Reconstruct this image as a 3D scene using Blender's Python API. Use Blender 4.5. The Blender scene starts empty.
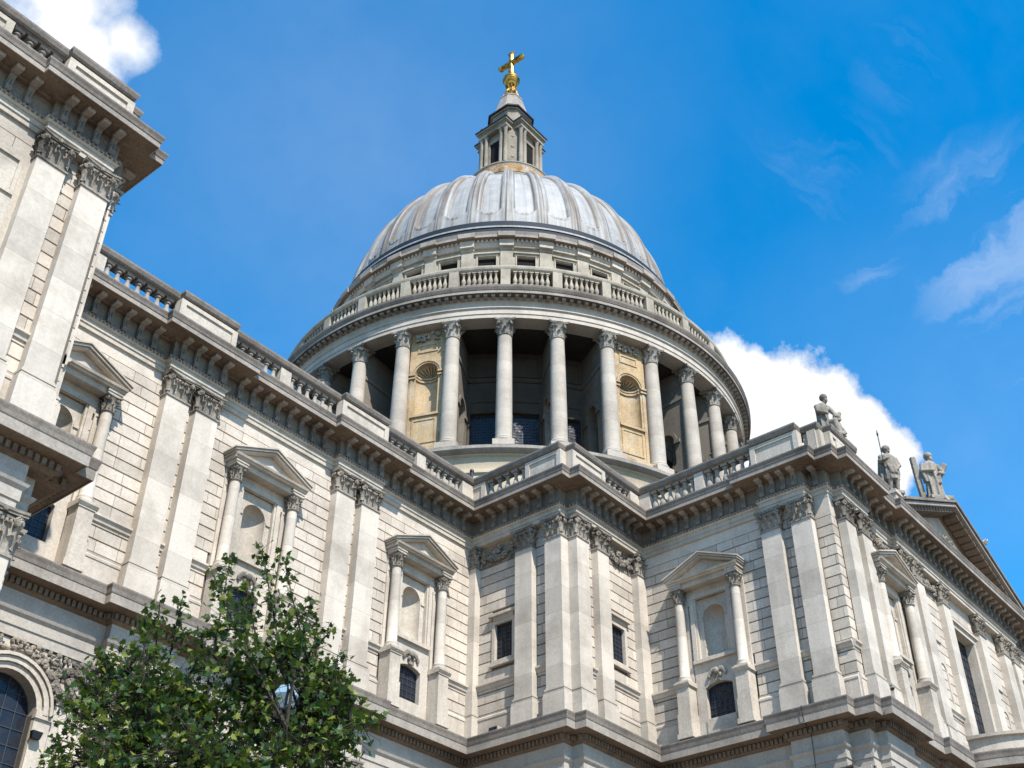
import bpy, bmesh, math, random
from math import sin, cos, pi, radians, sqrt
from mathutils import Vector, Matrix
random.seed(7)
scene = bpy.context.scene
COL = scene.collection

# ------------------------------------------------------------------ camera
GROUND = -23.1
CAM = Vector((-44.388, -39.871, -21.513))
YAW, PITCH, ROLL = radians(50.185), radians(36.733), radians(0.471)
fw = Vector((sin(YAW)*cos(PITCH), cos(YAW)*cos(PITCH), sin(PITCH)))
rt0 = Vector((cos(YAW), -sin(YAW), 0)); up0 = rt0.cross(fw)
rt = rt0*cos(ROLL) + up0*sin(ROLL); up = up0*cos(ROLL) - rt0*sin(ROLL)
cam = bpy.data.cameras.new("camera"); cam_o = bpy.data.objects.new("camera", cam); COL.objects.link(cam_o)
m = Matrix((rt, up, -fw)).transposed().to_4x4(); m.translation = CAM
cam_o.matrix_world = m
cam.sensor_width = 36; cam.lens = 1191.6/1024*36; cam.clip_end = 20000; cam.clip_start = .1
scene.camera = cam_o
scene.render.resolution_x, scene.render.resolution_y = 1024, 768

# ------------------------------------------------------------------ light
SUN_AZ, SUN_EL = 203.5, 51.0
to_sun = Vector((sin(radians(SUN_AZ))*cos(radians(SUN_EL)), cos(radians(SUN_AZ))*cos(radians(SUN_EL)), sin(radians(SUN_EL))))
sun = bpy.data.lights.new("sun", 'SUN'); sun.energy = 5.0; sun.angle = radians(.5); sun.color = (1, .955, .89)
sun_o = bpy.data.objects.new("sun", sun); COL.objects.link(sun_o)
sun_o.rotation_euler = to_sun.to_track_quat('Z', 'Y').to_euler()
world = bpy.data.worlds.new("World"); scene.world = world; world.use_nodes = True
scene.view_settings.view_transform = 'Standard'; scene.view_settings.look = 'None'
scene.view_settings.exposure = 0.76; scene.view_settings.gamma = 1


def build_world():
    nt = world.node_tree; nt.nodes.clear(); N = nt.nodes.new; L = nt.links.new
    out = N('ShaderNodeOutputWorld'); bg = N('ShaderNodeBackground'); bg.inputs[1].default_value = .096
    L(bg.outputs[0], out.inputs[0])
    sky = N('ShaderNodeTexSky'); sky.sky_type = 'NISHITA'; sky.sun_disc = False
    sky.sun_elevation = radians(SUN_EL); sky.sun_rotation = radians(SUN_AZ)
    sky.air_density = 1.0; sky.dust_density = .4; sky.ozone_density = 3.0
    hs = N('ShaderNodeHueSaturation'); hs.inputs['Saturation'].default_value = 1.55; hs.inputs['Value'].default_value = 1.78
    hs.inputs['Hue'].default_value = .492
    L(sky.outputs[0], hs.inputs['Color'])
    tc = N('ShaderNodeTexCoord')
    nz = N('ShaderNodeTexNoise'); nz.inputs['Scale'].default_value = 9; nz.inputs['Detail'].default_value = 9; nz.inputs['Roughness'].default_value = .62
    L(tc.outputs['Generated'], nz.inputs['Vector'])
    nw = N('ShaderNodeTexNoise'); nw.inputs['Scale'].default_value = 7; nw.inputs['Detail'].default_value = 8; nw.inputs['Roughness'].default_value = .6
    mp = N('ShaderNodeMapping'); mp.inputs['Rotation'].default_value = (.3, .5, .9); mp.inputs['Scale'].default_value = (.55, 1.5, 1.3)
    L(tc.outputs['Generated'], mp.inputs[0]); L(mp.outputs[0], nw.inputs['Vector'])

    def math_(op, a, b=None, c=None, clamp=False):
        n = N('ShaderNodeMath'); n.operation = op; n.use_clamp = clamp
        for i, v in enumerate((a, b, c)):
            if v is None: continue
            if isinstance(v, (int, float)): n.inputs[i].default_value = v
            else: L(v, n.inputs[i])
        return n.outputs[0]
    noise = math_('SUBTRACT', nz.outputs['Fac'], .5)
    wisp = math_('SUBTRACT', nw.outputs['Fac'], .5)

    def blob(d, r, wob):                                     # angular distance of the view direction to d, with a ragged rim
        v = N('ShaderNodeVectorMath'); v.operation = 'DISTANCE'
        L(tc.outputs['Generated'], v.inputs[0]); v.inputs[1].default_value = Vector(d).normalized()
        a = math_('DIVIDE', v.outputs['Value'], r)
        a = math_('SUBTRACT', 1.0, a)
        return math_('MULTIPLY_ADD', noise, wob, a)
    cum = None
    for d, r in (((.7475, .325, .561), .054), ((.7655, .3075, .556), .048), ((.781, .288, .547), .034), ((.728, .348, .578), .034), ((.715, .378, .575), .045),
                 ((.79, .29, .52), .05), ((.77, .34, .52), .07), ((.72, .37, .52), .09)):
        b = blob(d, r, 1.7)
        cum = b if cum is None else math_('MAXIMUM', cum, b)
    cum = math_('MULTIPLY', cum, 4.5, clamp=True)
    puff = None
    for d, r in (((.2045, .6087, .766), .052), ((.232, .622, .75), .036), ((.165, .60, .78), .055), ((.252, .60, .76), .024), ((.15, .66, .73), .08)):
        b = blob(d, r, 2.6)
        puff = b if puff is None else math_('MAXIMUM', puff, b)
    puff = math_('MULTIPLY', puff, 1.25, clamp=True)
    def dot(vec):
        n = N('ShaderNodeVectorMath'); n.operation = 'DOT_PRODUCT'; L(tc.outputs['Generated'], n.inputs[0]); n.inputs[1].default_value = vec; return n.outputs['Value']
    A1 = Vector((.61, -.79, 0)); A2 = Vector((-.46, -.38, .80))           # east-south-east along the sky, and upwards
    def cirrus(ang, seed, mask, lo, amp):
        c, d = cos(ang), sin(ang)
        al = dot(A1*c+A2*d); ac = dot(A2*c-A1*d)
        ac = math_('MULTIPLY_ADD', wisp, .10, ac)
        cb = N('ShaderNodeCombineXYZ'); L(math_('MULTIPLY', al, 3.6), cb.inputs[0]); L(math_('MULTIPLY', ac, 21.0), cb.inputs[1]); cb.inputs[2].default_value = seed
        n = N('ShaderNodeTexNoise'); n.inputs['Scale'].default_value = 1; n.inputs['Detail'].default_value = 8; n.inputs['Roughness'].default_value = .58; L(cb.outputs[0], n.inputs['Vector'])
        r = N('ShaderNodeMapRange'); r.interpolation_type = 'SMOOTHSTEP'; L(n.outputs['Fac'], r.inputs[0]); r.inputs[1].default_value = lo; r.inputs[2].default_value = lo+.28
        mk = None
        for q, rad in mask:
            b = math_('MULTIPLY', blob(q, rad, .5), 1.5, clamp=True); mk = b if mk is None else math_('MAXIMUM', mk, b)
        return math_('MULTIPLY', math_('MULTIPLY', r.outputs[0], mk), amp)
    w2 = cirrus(.75, 3.1, (((.755, .145, .64), .10), ((.772, .12, .622), .12)), .39, .24)
    w2 = math_('MAXIMUM', w2, cirrus(-.65, 7.7, (((.672, .235, .702), .07), ((.64, .25, .727), .05), ((.642, .145, .752), .045)), .48, .12))
    w2 = math_('MAXIMUM', w2, cirrus(.25, 1.9, (((.762, .208, .612), .06), ((.804, .172, .569), .055), ((.742, .235, .628), .05), ((.785, .17, .59), .05)), .42, .21))
    hz = math_('MULTIPLY_ADD', wisp, 1.0, .1, clamp=True)
    hz = math_('MULTIPLY', hz, .07)
    veil = blob((.43, .53, .72), .34, .25); veil = math_('MULTIPLY', veil, .115, clamp=True)
    veil2 = blob((.80, .22, .50), .26, .25); veil2 = math_('MULTIPLY', veil2, .10, clamp=True)
    hz = math_('MAXIMUM', math_('MAXIMUM', veil, veil2), hz)
    tot = math_('MAXIMUM', math_('MAXIMUM', cum, math_('MULTIPLY', puff, .95)), math_('MAXIMUM', w2, hz))
    mix = N('ShaderNodeMixRGB'); L(tot, mix.inputs[0]); L(hs.outputs[0], mix.inputs[1])
    # cloud tone: white with soft grey bellies
    rmp = N('ShaderNodeMapRange'); L(nz.outputs['Fac'], rmp.inputs[0])
    rmp.inputs[1].default_value = .25; rmp.inputs[2].default_value = .6; rmp.inputs[3].default_value = 5.6; rmp.inputs[4].default_value = 7.4
    cmb = N('ShaderNodeMixRGB'); cmb.blend_type = 'MULTIPLY'; cmb.inputs[0].default_value = 1
    cmb.inputs[1].default_value = (.97, .985, 1.0, 1); L(rmp.outputs[0], cmb.inputs[2])
    L(cmb.outputs[0], mix.inputs[2]); L(mix.outputs[0], bg.inputs[0])


build_world()

# ------------------------------------------------------------------ materials
def new_mat(name):
    mt = bpy.data.materials.new(name); mt.use_nodes = True
    return mt, mt.node_tree, mt.node_tree.nodes['Principled BSDF']


def stone(name, base, dirt, dirt_amt=.5, fine=.12, island=0.0, joints=None, streak=.5, rough=.85, bump=.25, warm=None):
    mt, nt, bs = new_mat(name); N = nt.nodes.new; L = nt.links.new
    geo = N('ShaderNodeNewGeometry')
    def noise(scale, detail, mapping=None, rgh=.6):
        n = N('ShaderNodeTexNoise'); n.inputs['Scale'].default_value = scale; n.inputs['Detail'].default_value = detail; n.inputs['Roughness'].default_value = rgh
        if mapping:
            mp = N('ShaderNodeMapping'); mp.inputs['Scale'].default_value = mapping; L(geo.outputs['Position'], mp.inputs[0]); L(mp.outputs[0], n.inputs['Vector'])
        else: L(geo.outputs['Position'], n.inputs['Vector'])
        return n.outputs['Fac']
    def rng(sock, a, b, c, d):
        r = N('ShaderNodeMapRange'); r.inputs[1].default_value = a; r.inputs[2].default_value = b; r.inputs[3].default_value = c; r.inputs[4].default_value = d
        L(sock, r.inputs[0]); return r.outputs[0]
    def mixc(fac, a, b, mode='MIX'):
        x = N('ShaderNodeMixRGB'); x.blend_type = mode
        for i, v in enumerate((fac, a, b)):
            if isinstance(v, (int, float)): x.inputs[i].default_value = v
            elif isinstance(v, tuple): x.inputs[i].default_value = (*v, 1)
            else: L(v, x.inputs[i])
        return x.outputs[0]
    patch = rng(noise(.35, 7, None, .68), .46, .66, 0, dirt_amt)
    strk = rng(noise(1.0, 6, (1.7, 1.7, .14), .68), .48, .68, 0, streak)
    c = mixc(patch, base, dirt)
    c = mixc(strk, c, tuple(.55*b + .45*d for b, d in zip(base, dirt)))
    if warm: c = mixc(rng(noise(.8, 5), .48, .7, 0, .8), c, warm)
    fn = rng(noise(9, 5), .3, .75, 1-fine, 1+fine)
    c = mixc(1.0, c, fn, 'MULTIPLY')
    if island:
        c = mixc(1.0, c, rng(geo.outputs['Random Per Island'], 0, 1, 1-island, 1+island*.6), 'MULTIPLY')
    if joints:                                               # thin mortar lines between courses
        sx = N('ShaderNodeSeparateXYZ'); L(geo.outputs['Position'], sx.inputs[0])
        a = N('ShaderNodeMath'); a.operation = 'DIVIDE'; L(sx.outputs[2], a.inputs[0]); a.inputs[1].default_value = joints
        f = N('ShaderNodeMath'); f.operation = 'FRACT'; L(a.outputs[0], f.inputs[0])
        l = N('ShaderNodeMath'); l.operation = 'LESS_THAN'; L(f.outputs[0], l.inputs[0]); l.inputs[1].default_value = .022/joints
        fl = N('ShaderNodeMath'); fl.operation = 'FLOOR'; L(a.outputs[0], fl.inputs[0])
        wn = N('ShaderNodeTexWhiteNoise'); wn.noise_dimensions = '1D'; L(fl.outputs[0], wn.inputs['W'])
        c = mixc(1.0, c, rng(wn.outputs[0], 0, 1, .86, 1.05), 'MULTIPLY')
        ls = N('ShaderNodeMath'); ls.operation = 'MULTIPLY'; L(l.outputs[0], ls.inputs[0]); ls.inputs[1].default_value = .55
        c = mixc(ls.outputs[0], c, dirt)
    L(c, bs.inputs['Base Color']); bs.inputs['Roughness'].default_value = rough
    bs.inputs['Specular IOR Level'].default_value = .2
    if bump:
        bp = N('ShaderNodeBump'); bp.inputs['Strength'].default_value = bump; bp.inputs['Distance'].default_value = .03
        L(noise(7, 6), bp.inputs['Height']); L(bp.outputs[0], bs.inputs['Normal'])
    return mt


LIGHT = (.50, .455, .385)
M_ASHLAR = stone('portland_ashlar', (.49, .427, .353), (.225, .19, .15), .5, .13, island=.2, streak=.6)
M_JOINT = stone('mortar_joint', (.14, .12, .095), (.07, .06, .05), .5, .2)
M_SOOT_SHADE = stone('shaded_sooty_frieze', (.185, .16, .13), (.06, .05, .04), .7, .25, streak=.6)  # cornice shadow put into the base tone, soot patches over it
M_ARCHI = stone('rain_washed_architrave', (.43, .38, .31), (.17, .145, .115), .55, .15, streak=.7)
M_PIL = stone('portland_dressed', (.505, .444, .37), (.235, .198, .155), .55, .08, joints=1.43, streak=.5)
M_STONE = stone('portland_plain', (.455, .397, .325), (.19, .16, .125), .6, .16, streak=.75)
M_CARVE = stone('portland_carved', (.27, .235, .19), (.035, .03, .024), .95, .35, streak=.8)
M_WEATHER = stone('weathered_cornice', (.20, .17, .142), (.075, .062, .05), .7, .25, streak=.8)
M_CORONA = stone('corona_stone', (.29, .255, .215), (.11, .095, .08), .6, .2, streak=.7)
M_SOFFIT = stone('bounce_tinted_sooty_soffit', (.17, .125, .09), (.06, .042, .03), .8, .25, streak=.2)  # soot stain, with warm bounced light put into the brown tint
M_LOWFR = stone('grimy_frieze', (.37, .33, .28), (.20, .175, .15), .6, .15, streak=.5)
M_OCHRE = stone('ochre_stone', (.41, .295, .165), (.17, .11, .06), .8, .25, streak=.9, warm=(.43, .355, .255))
M_TAN = stone('tan_podium_stone', (.46, .38, .27), (.28, .22, .15), .5, .12, streak=.6, joints=.9)
M_DRUM = stone('drum_column_stone', (.44, .385, .318), (.22, .185, .145), .55, .12, joints=.86, streak=.6)
M_DRUMIN = stone('shaded_drum_inner_stone', (.085, .072, .056), (.035, .03, .024), .6, .15, streak=.6, joints=.9)  # deep colonnade shade put into the stone colour
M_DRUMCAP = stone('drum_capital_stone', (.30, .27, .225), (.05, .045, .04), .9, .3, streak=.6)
M_STATUE = stone('statue_stone', (.26, .228, .185), (.075, .066, .055), .85, .3, streak=.9)
M_DIRTY = stone('sooty_attic_stone', (.36, .315, .245), (.13, .108, .08), .6, .18, streak=.8)
M_DRUMRAD = stone('shaded_radial_wall_stone', (.19, .162, .128), (.09, .075, .06), .6, .15, streak=.6, joints=.9)  # wall colour darkened to carry the shade behind the columns
M_CEIL = stone('shaded_colonnade_stone', (.05, .043, .035), (.02, .017, .014), .6, .2)  # ceiling and walk floor, colonnade shade painted in as near-black
M_SHELL = stone('stained_shell_stone', (.22, .13, .055), (.08, .045, .02), .8, .2)
M_RUST = stone('stained_copper_band', (.30, .17, .06), (.12, .06, .03), .9, .3, warm=(.5, .46, .4))
M_LANTERN = stone('lantern_stone', (.27, .235, .185), (.12, .10, .075), .7, .25, streak=.8)
M_DARKLEAD = stone('dark_lead_roof', (.013, .022, .032), (.008, .012, .016), .5, .2, rough=.7, bump=.1)
M_PAVE = stone('paving_stone', (.21, .18, .145), (.14, .12, .095), .5, .2)


def plain(name, col, rough=.5, metal=0, spec=.5):
    mt, nt, bs = new_mat(name)
    bs.inputs['Base Color'].default_value = (*col, 1); bs.inputs['Roughness'].default_value = rough
    bs.inputs['Metallic'].default_value = metal; bs.inputs['Specular IOR Level'].default_value = spec
    return mt


M_GLASS = plain('leaded_glass', (.016, .019, .026),   .2, 0, .28)
def old_glass():
    nt = M_GLASS.node_tree; N = nt.nodes.new; L = nt.links.new; bs = nt.nodes['Principled BSDF']
    g = N('ShaderNodeNewGeometry'); v = N('ShaderNodeTexVoronoi'); v.inputs['Scale'].default_value = 3.2; L(g.outputs['Position'], v.inputs['Vector'])
    n = N('ShaderNodeTexNoise'); n.inputs['Scale'].default_value = 2.5; L(g.outputs['Position'], n.inputs['Vector'])
    m = N('ShaderNodeMapRange'); L(v.outputs['Color'], m.inputs[0]); m.inputs[3].default_value = .08; m.inputs[4].default_value = .5; L(m.outputs[0], bs.inputs['Roughness'])
    b = N('ShaderNodeBump'); b.inputs['Strength'].default_value = .35; b.inputs['Distance'].default_value = .12; L(n.outputs['Fac'], b.inputs['Height']); L(b.outputs[0], bs.inputs['Normal'])
old_glass()
M_BAR = plain('window_bar', (.03, .033, .04), .6)
M_DARK = plain('unlit_interior', (.012, .011, .01), .9, 0, .1)
M_IRON = plain('black_iron', (.02, .022, .025), .45, .6)
M_LAMPGLASS = plain('lamp_glass', (.20, .28, .33), .08, 0, .9)
M_BIRD = plain('bird_feathers', (.75, .75, .75), .7)
M_PIGEON = plain('pigeon_feathers', (.05, .05, .06), .7)


def gold():
    mt, nt, bs = new_mat('gilding'); N = nt.nodes.new; L = nt.links.new
    n = N('ShaderNodeTexNoise'); n.inputs['Scale'].default_value = 2.2; n.inputs['Detail'].default_value = 5
    g = N('ShaderNodeNewGeometry'); L(g.outputs['Position'], n.inputs['Vector'])
    r = N('ShaderNodeValToRGB'); r.color_ramp.elements[0].color = (.10, .048, .012, 1); r.color_ramp.elements[1].color = (.52, .29, .05, 1)
    r.color_ramp.elements[0].position = .35; r.color_ramp.elements[1].position = .6
    L(n.outputs[0], r.inputs[0]); L(r.outputs[0], bs.inputs['Base Color'])
    bs.inputs['Metallic'].default_value = .85; bs.inputs['Roughness'].default_value = .38
    return mt


M_GOLD = gold()


def lead():
    """Weathered lead sheet: pale panels, brown run-off streaks down the valleys, lap joints round the dome."""
    mt, nt, bs = new_mat('lead_sheet'); N = nt.nodes.new; L = nt.links.new
    tc = N('ShaderNodeTexCoord'); sx = N('ShaderNodeSeparateXYZ'); L(tc.outputs['Object'], sx.inputs[0])
    at = N('ShaderNodeMath'); at.operation = 'ARCTAN2'; L(sx.outputs[1], at.inputs[0]); L(sx.outputs[0], at.inputs[1])
    def noise3(x, y, z, det, rgh=.6):
        cb = N('ShaderNodeCombineXYZ')
        for i, (s, k) in enumerate(((sx.outputs[0], x), (sx.outputs[1], y), (sx.outputs[2], z))):
            mm = N('ShaderNodeMath'); mm.operation = 'MULTIPLY'; L(s, mm.inputs[0]); mm.inputs[1].default_value = k; L(mm.outputs[0], cb.inputs[i])
        n = N('ShaderNodeTexNoise'); n.inputs['Scale'].default_value = 1; n.inputs['Detail'].default_value = det; n.inputs['Roughness'].default_value = rgh
        L(cb.outputs[0], n.inputs['Vector']); return n.outputs['Fac']
    cb = N('ShaderNodeCombineXYZ')
    a1 = N('ShaderNodeMath'); a1.operation = 'MULTIPLY'; L(at.outputs[0], a1.inputs[0]); a1.inputs[1].default_value = 44; L(a1.outputs[0], cb.inputs[0])
    z1 = N('ShaderNodeMath'); z1.operation = 'MULTIPLY'; L(sx.outputs[2], z1.inputs[0]); z1.inputs[1].default_value = .10; L(z1.outputs[0], cb.inputs[1])
    n = N('ShaderNodeTexNoise'); n.inputs['Scale'].default_value = 1; n.inputs['Detail'].default_value = 6; n.inputs['Roughness'].default_value = .62
    L(cb.outputs[0], n.inputs['Vector'])
    r = N('ShaderNodeValToRGB'); e = r.color_ramp.elements
    e[0].position = .30; e[0].color = (.29, .286, .276, 1); e[1].position = .50; e[1].color = (.235, .23, .218, 1)
    x = r.color_ramp.elements.new(.60); x.color = (.165, .145, .12, 1)
    x = r.color_ramp.elements.new(.70); x.color = (.10, .08, .06, 1)
    att = N('ShaderNodeAttribute'); att.attribute_name = 'runoff_outline'
    ad = N('ShaderNodeMath'); ad.operation = 'MULTIPLY_ADD'; L(att.outputs['Fac'], ad.inputs[0]); ad.inputs[1].default_value = .25; L(n.outputs['Fac'], ad.inputs[2])
    lowf = N('ShaderNodeMath'); lowf.operation = 'MULTIPLY_ADD'; L(noise3(.16, .16, .03, 3), lowf.inputs[0]); lowf.inputs[1].default_value = .34; lowf.inputs[2].default_value = -.17
    ad2 = N('ShaderNodeMath'); ad2.operation = 'ADD'; L(ad.outputs[0], ad2.inputs[0]); L(lowf.outputs[0], ad2.inputs[1])
    sb = N('ShaderNodeMath'); sb.operation = 'SUBTRACT'; L(ad2.outputs[0], sb.inputs[0]); sb.inputs[1].default_value = .05
    L(sb.outputs[0], r.inputs[0])
    # lap joints of the sheets
    zz = N('ShaderNodeMath'); zz.operation = 'DIVIDE'; L(sx.outputs[2], zz.inputs[0]); zz.inputs[1].default_value = 1.35
    fr = N('ShaderNodeMath'); fr.operation = 'FRACT'; L(zz.outputs[0], fr.inputs[0])
    lt = N('ShaderNodeMath'); lt.operation = 'LESS_THAN'; L(fr.outputs[0], lt.inputs[0]); lt.inputs[1].default_value = .045
    k = N('ShaderNodeMath'); k.operation = 'MULTIPLY'; L(lt.outputs[0], k.inputs[0]); k.inputs[1].default_value = .35
    mx = N('ShaderNodeMixRGB'); L(k.outputs[0], mx.inputs[0]); L(r.outputs[0], mx.inputs[1]); mx.inputs[2].default_value = (.2, .2, .2, 1)
    bl = N('ShaderNodeMixRGB'); bl.blend_type = 'MULTIPLY'; bl.inputs[0].default_value = 1
    f2 = N('ShaderNodeMapRange'); f2.inputs[1].default_value = .3; f2.inputs[2].default_value = .7; f2.inputs[3].default_value = .82; f2.inputs[4].default_value = 1.12
    L(noise3(.9, .9, .9, 6), f2.inputs[0]); L(mx.outputs[0], bl.inputs[1]); L(f2.outputs[0], bl.inputs[2])
    L(bl.outputs[0], bs.inputs['Base Color']); bs.inputs['Roughness'].default_value = .62; bs.inputs['Specular IOR Level'].default_value = .35
    return mt


M_LEAD = lead()


def leafmat():
    mt, nt, bs = new_mat('leaf_green'); N = nt.nodes.new; L = nt.links.new
    g = N('ShaderNodeNewGeometry'); r = N('ShaderNodeValToRGB'); e = r.color_ramp.elements
    e[0].color = (.006, .018, .004, 1); e[1].position = .97; e[1].color = (.15, .17, .022, 1)
    x = e.new(.6); x.color = (.026, .066, .008, 1)
    L(g.outputs['Random Per Island'], r.inputs[0]); L(r.outputs[0], bs.inputs['Base Color'])
    bs.inputs['Roughness'].default_value = .5; bs.inputs['Specular IOR Level'].default_value = .3
    tr = N('ShaderNodeBsdfTranslucent'); tr.inputs[0].default_value = (.10, .17, .018, 1)
    ms = N('ShaderNodeMixShader'); ms.inputs[0].default_value = .22
    out = nt.nodes['Material Output']; L(bs.outputs[0], ms.inputs[1]); L(tr.outputs[0], ms.inputs[2]); L(ms.outputs[0], out.inputs[0])
    return mt


M_LEAF = leafmat()
M_BARK = stone('tree_bark', (.04, .032, .024), (.02, .017, .013), .6, .3, bump=.6)

# ------------------------------------------------------------------ mesh builder.  Local axes: u along a wall, w out of it, z up -> (u, -w, z)
class MB:
    def __init__(s): s.v = []; s.f = []; s.m = []
    def add(s, vs, fs, mi=0):
        b = len(s.v); s.v += [tuple(p) for p in vs]; s.f += [tuple(b+i for i in f) for f in fs]; s.m += [mi]*len(fs)
    def xyz(s, vs, fs, mi=0): s.add(vs, fs, mi)
    def hexa(s, P, mi=0): s.add(P, [(0, 3, 2, 1), (4, 5, 6, 7), (0, 1, 5, 4), (1, 2, 6, 5), (2, 3, 7, 6), (3, 0, 4, 7)], mi)
    def box(s, u0, u1, w0, w1, z0, z1, mi=0):
        s.hexa([(u0, -w0, z0), (u1, -w0, z0), (u1, -w1, z0), (u0, -w1, z0), (u0, -w0, z1), (u1, -w0, z1), (u1, -w1, z1), (u0, -w1, z1)], mi)
    def taper(s, u0, u1, w0, w1, z0, z1, g, mi=0):           # box whose top grows by g at the front and the sides
        s.hexa([(u0, -w0, z0), (u1, -w0, z0), (u1, -w1, z0), (u0, -w1, z0), (u0-g, -w0, z1), (u1+g, -w0, z1), (u1+g, -(w1+g), z1), (u0-g, -(w1+g), z1)], mi)
    def prism_u(s, u0, u1, pts, mi=0):                       # pts (w,z) extruded along u
        n = len(pts); vs = [(u0, -w, z) for w, z in pts] + [(u1, -w, z) for w, z in pts]
        s.add(vs, [tuple(range(n)), tuple(range(2*n-1, n-1, -1))] + [(i, (i+1) % n, n+(i+1) % n, n+i) for i in range(n)], mi)
    def prism_w(s, w0, w1, pts, mi=0):                       # pts (u,z) extruded along w
        n = len(pts); vs = [(u, -w0, z) for u, z in pts] + [(u, -w1, z) for u, z in pts]
        s.add(vs, [tuple(range(n)), tuple(range(2*n-1, n-1, -1))] + [(i, (i+1) % n, n+(i+1) % n, n+i) for i in range(n)], mi)
    def lathe(s, prof, n=24, c=(0, 0), mi=0, a0=0, a1=2*pi, caps=True, mis=None):
        full = abs(a1-a0-2*pi) < 1e-6; k = n if full else n+1
        vs = []
        for r, z in prof:
            for i in range(k):
                a = a0+(a1-a0)*i/n; vs.append((c[0]+r*cos(a), c[1]+r*sin(a), z))
        b = len(s.v); s.v += vs
        for j in range(len(prof)-1):
            for i in range(n):
                i2 = (i+1) % k if full else i+1
                s.f.append((b+j*k+i, b+j*k+i2, b+(j+1)*k+i2, b+(j+1)*k+i)); s.m.append(mis[j] if mis else mi)
        if caps and full:
            for j in (0, len(prof)-1):
                if prof[j][0] > 1e-4: s.f.append(tuple(b+j*k+i for i in range(n))); s.m.append(mi)
    def tube(s, pts, rads, n=8, mi=0):
        pts = [Vector(p) for p in pts]; b = len(s.v)
        ref = Vector((.3, .2, 1)).normalized()
        for i, p in enumerate(pts):
            d = (pts[min(i+1, len(pts)-1)]-pts[max(i-1, 0)]).normalized()
            x = d.cross(ref if abs(d.dot(ref)) < .95 else Vector((1, 0, 0))).normalized(); y = d.cross(x)
            for k in range(n):
                a = 2*pi*k/n; s.v.append(tuple(p+(x*cos(a)+y*sin(a))*rads[i]))
        for i in range(len(pts)-1):
            for k in range(n):
                s.f.append((b+i*n+k, b+i*n+(k+1) % n, b+(i+1)*n+(k+1) % n, b+(i+1)*n+k)); s.m.append(mi)
        s.f.append(tuple(b+k for k in range(n))); s.m.append(mi)
        s.f.append(tuple(b+(len(pts)-1)*n+k for k in range(n))); s.m.append(mi)
    def ball(s, c, r, n=8, mi=0):
        rx, ry, rz = r if isinstance(r, tuple) else (r, r, r); h = max(4, n//2+1); b = len(s.v)
        for j in range(1, h):
            t = pi*j/h
            for i in range(n):
                a = 2*pi*i/n; s.v.append((c[0]+rx*sin(t)*cos(a), c[1]+ry*sin(t)*sin(a), c[2]+rz*cos(t)))
        s.v += [(c[0], c[1], c[2]+rz), (c[0], c[1], c[2]-rz)]; T = b+(h-1)*n; B = T+1
        for i in range(n):
            i2 = (i+1) % n
            s.f.append((T, b+i, b+i2)); s.m.append(mi); s.f.append((B, b+(h-2)*n+i2, b+(h-2)*n+i)); s.m.append(mi)
            for j in range(h-2):
                s.f.append((b+j*n+i, b+(j+1)*n+i, b+(j+1)*n+i2, b+j*n+i2)); s.m.append(mi)
    def merge(s, o, loc=(0, 0, 0), rz=0, sc=1):
        b = len(s.v); c, d = cos(rz), sin(rz)
        s.v += [(loc[0]+sc*(x*c-y*d), loc[1]+sc*(x*d+y*c), loc[2]+sc*z) for x, y, z in o.v]
        s.f += [tuple(b+i for i in f) for f in o.f]; s.m += o.m
    def mesh(s, name, mats, smooth=False, recalc=True):
        me = bpy.data.meshes.new(name); me.from_pydata(s.v, [], s.f)
        for mt in (mats if isinstance(mats, (list, tuple)) else [mats]): me.materials.append(mt)
        me.polygons.foreach_set('material_index', s.m)
        if recalc:
            bm = bmesh.new(); bm.from_mesh(me); bmesh.ops.recalc_face_normals(bm, faces=bm.faces); bm.to_mesh(me); bm.free()
        if smooth:
            me.polygons.foreach_set('use_smooth', [True]*len(me.polygons)); me.set_sharp_from_angle(angle=radians(35))
        me.update(); return me


# ------------------------------------------------------------------ objects
WL = {}
def put(name, mesh, loc, rz=0, parent=None):
    o = bpy.data.objects.new(name, mesh); COL.objects.link(o)
    loc = Vector(loc); WL[o.name] = loc
    if parent is not None:
        o.parent = parent; o.location = loc - WL.get(parent.name, Vector())
    else: o.location = loc
    o.rotation_euler = (0, 0, rz); return o
def sub(name, mesh, parent, loc=(0, 0, 0), rz=0):            # a sub-part, in its part's own axes
    o = bpy.data.objects.new(name, mesh); COL.objects.link(o); o.parent = parent; o.location = loc; o.rotation_euler = (0, 0, rz); return o
def tag(o, label, cat, group=None):
    o['label'] = label; o['category'] = cat
    if group: o['group'] = group
    return o
def dup(o, loc, rz, parent=None):
    c = o.copy(); COL.objects.link(c); loc = Vector(loc)
    par = parent or o.parent
    c.parent = par; c.location = loc - (WL.get(par.name, Vector()) if par else Vector()); c.rotation_euler = (0, 0, rz); WL[c.name] = loc
    for ch in list(o.children):
        d = ch.copy(); COL.objects.link(d); d.parent = c
    return c


class Frame:                                                 # a wall face: origin in plan and the turn of its local axes
    def __init__(s, ox, oy, deg): s.o = (ox, oy); s.rz = radians(deg)
    def at(s, u, w=0, z=0):
        c, d = cos(s.rz), sin(s.rz); return Vector((s.o[0]+u*c+w*d, s.o[1]+u*d-w*c, z))
NAVE = Frame(0, 0, 0); BW = Frame(0, 0, -90); BS = Frame(0, -6.95, 0); TW = Frame(7.0, 0, -90); TS = Frame(0, -18.6, 0)
WS = Frame(0, -8.15, 0); WE = Frame(-29.3, 0, 90)

AX, AY = 24.99, 18.50
cath = put('cathedral', None, (AX, AY, GROUND))
tag(cath, 'pale stone cathedral with lead dome, column ring and stacked walls of paired pilasters', 'cathedral')


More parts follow.
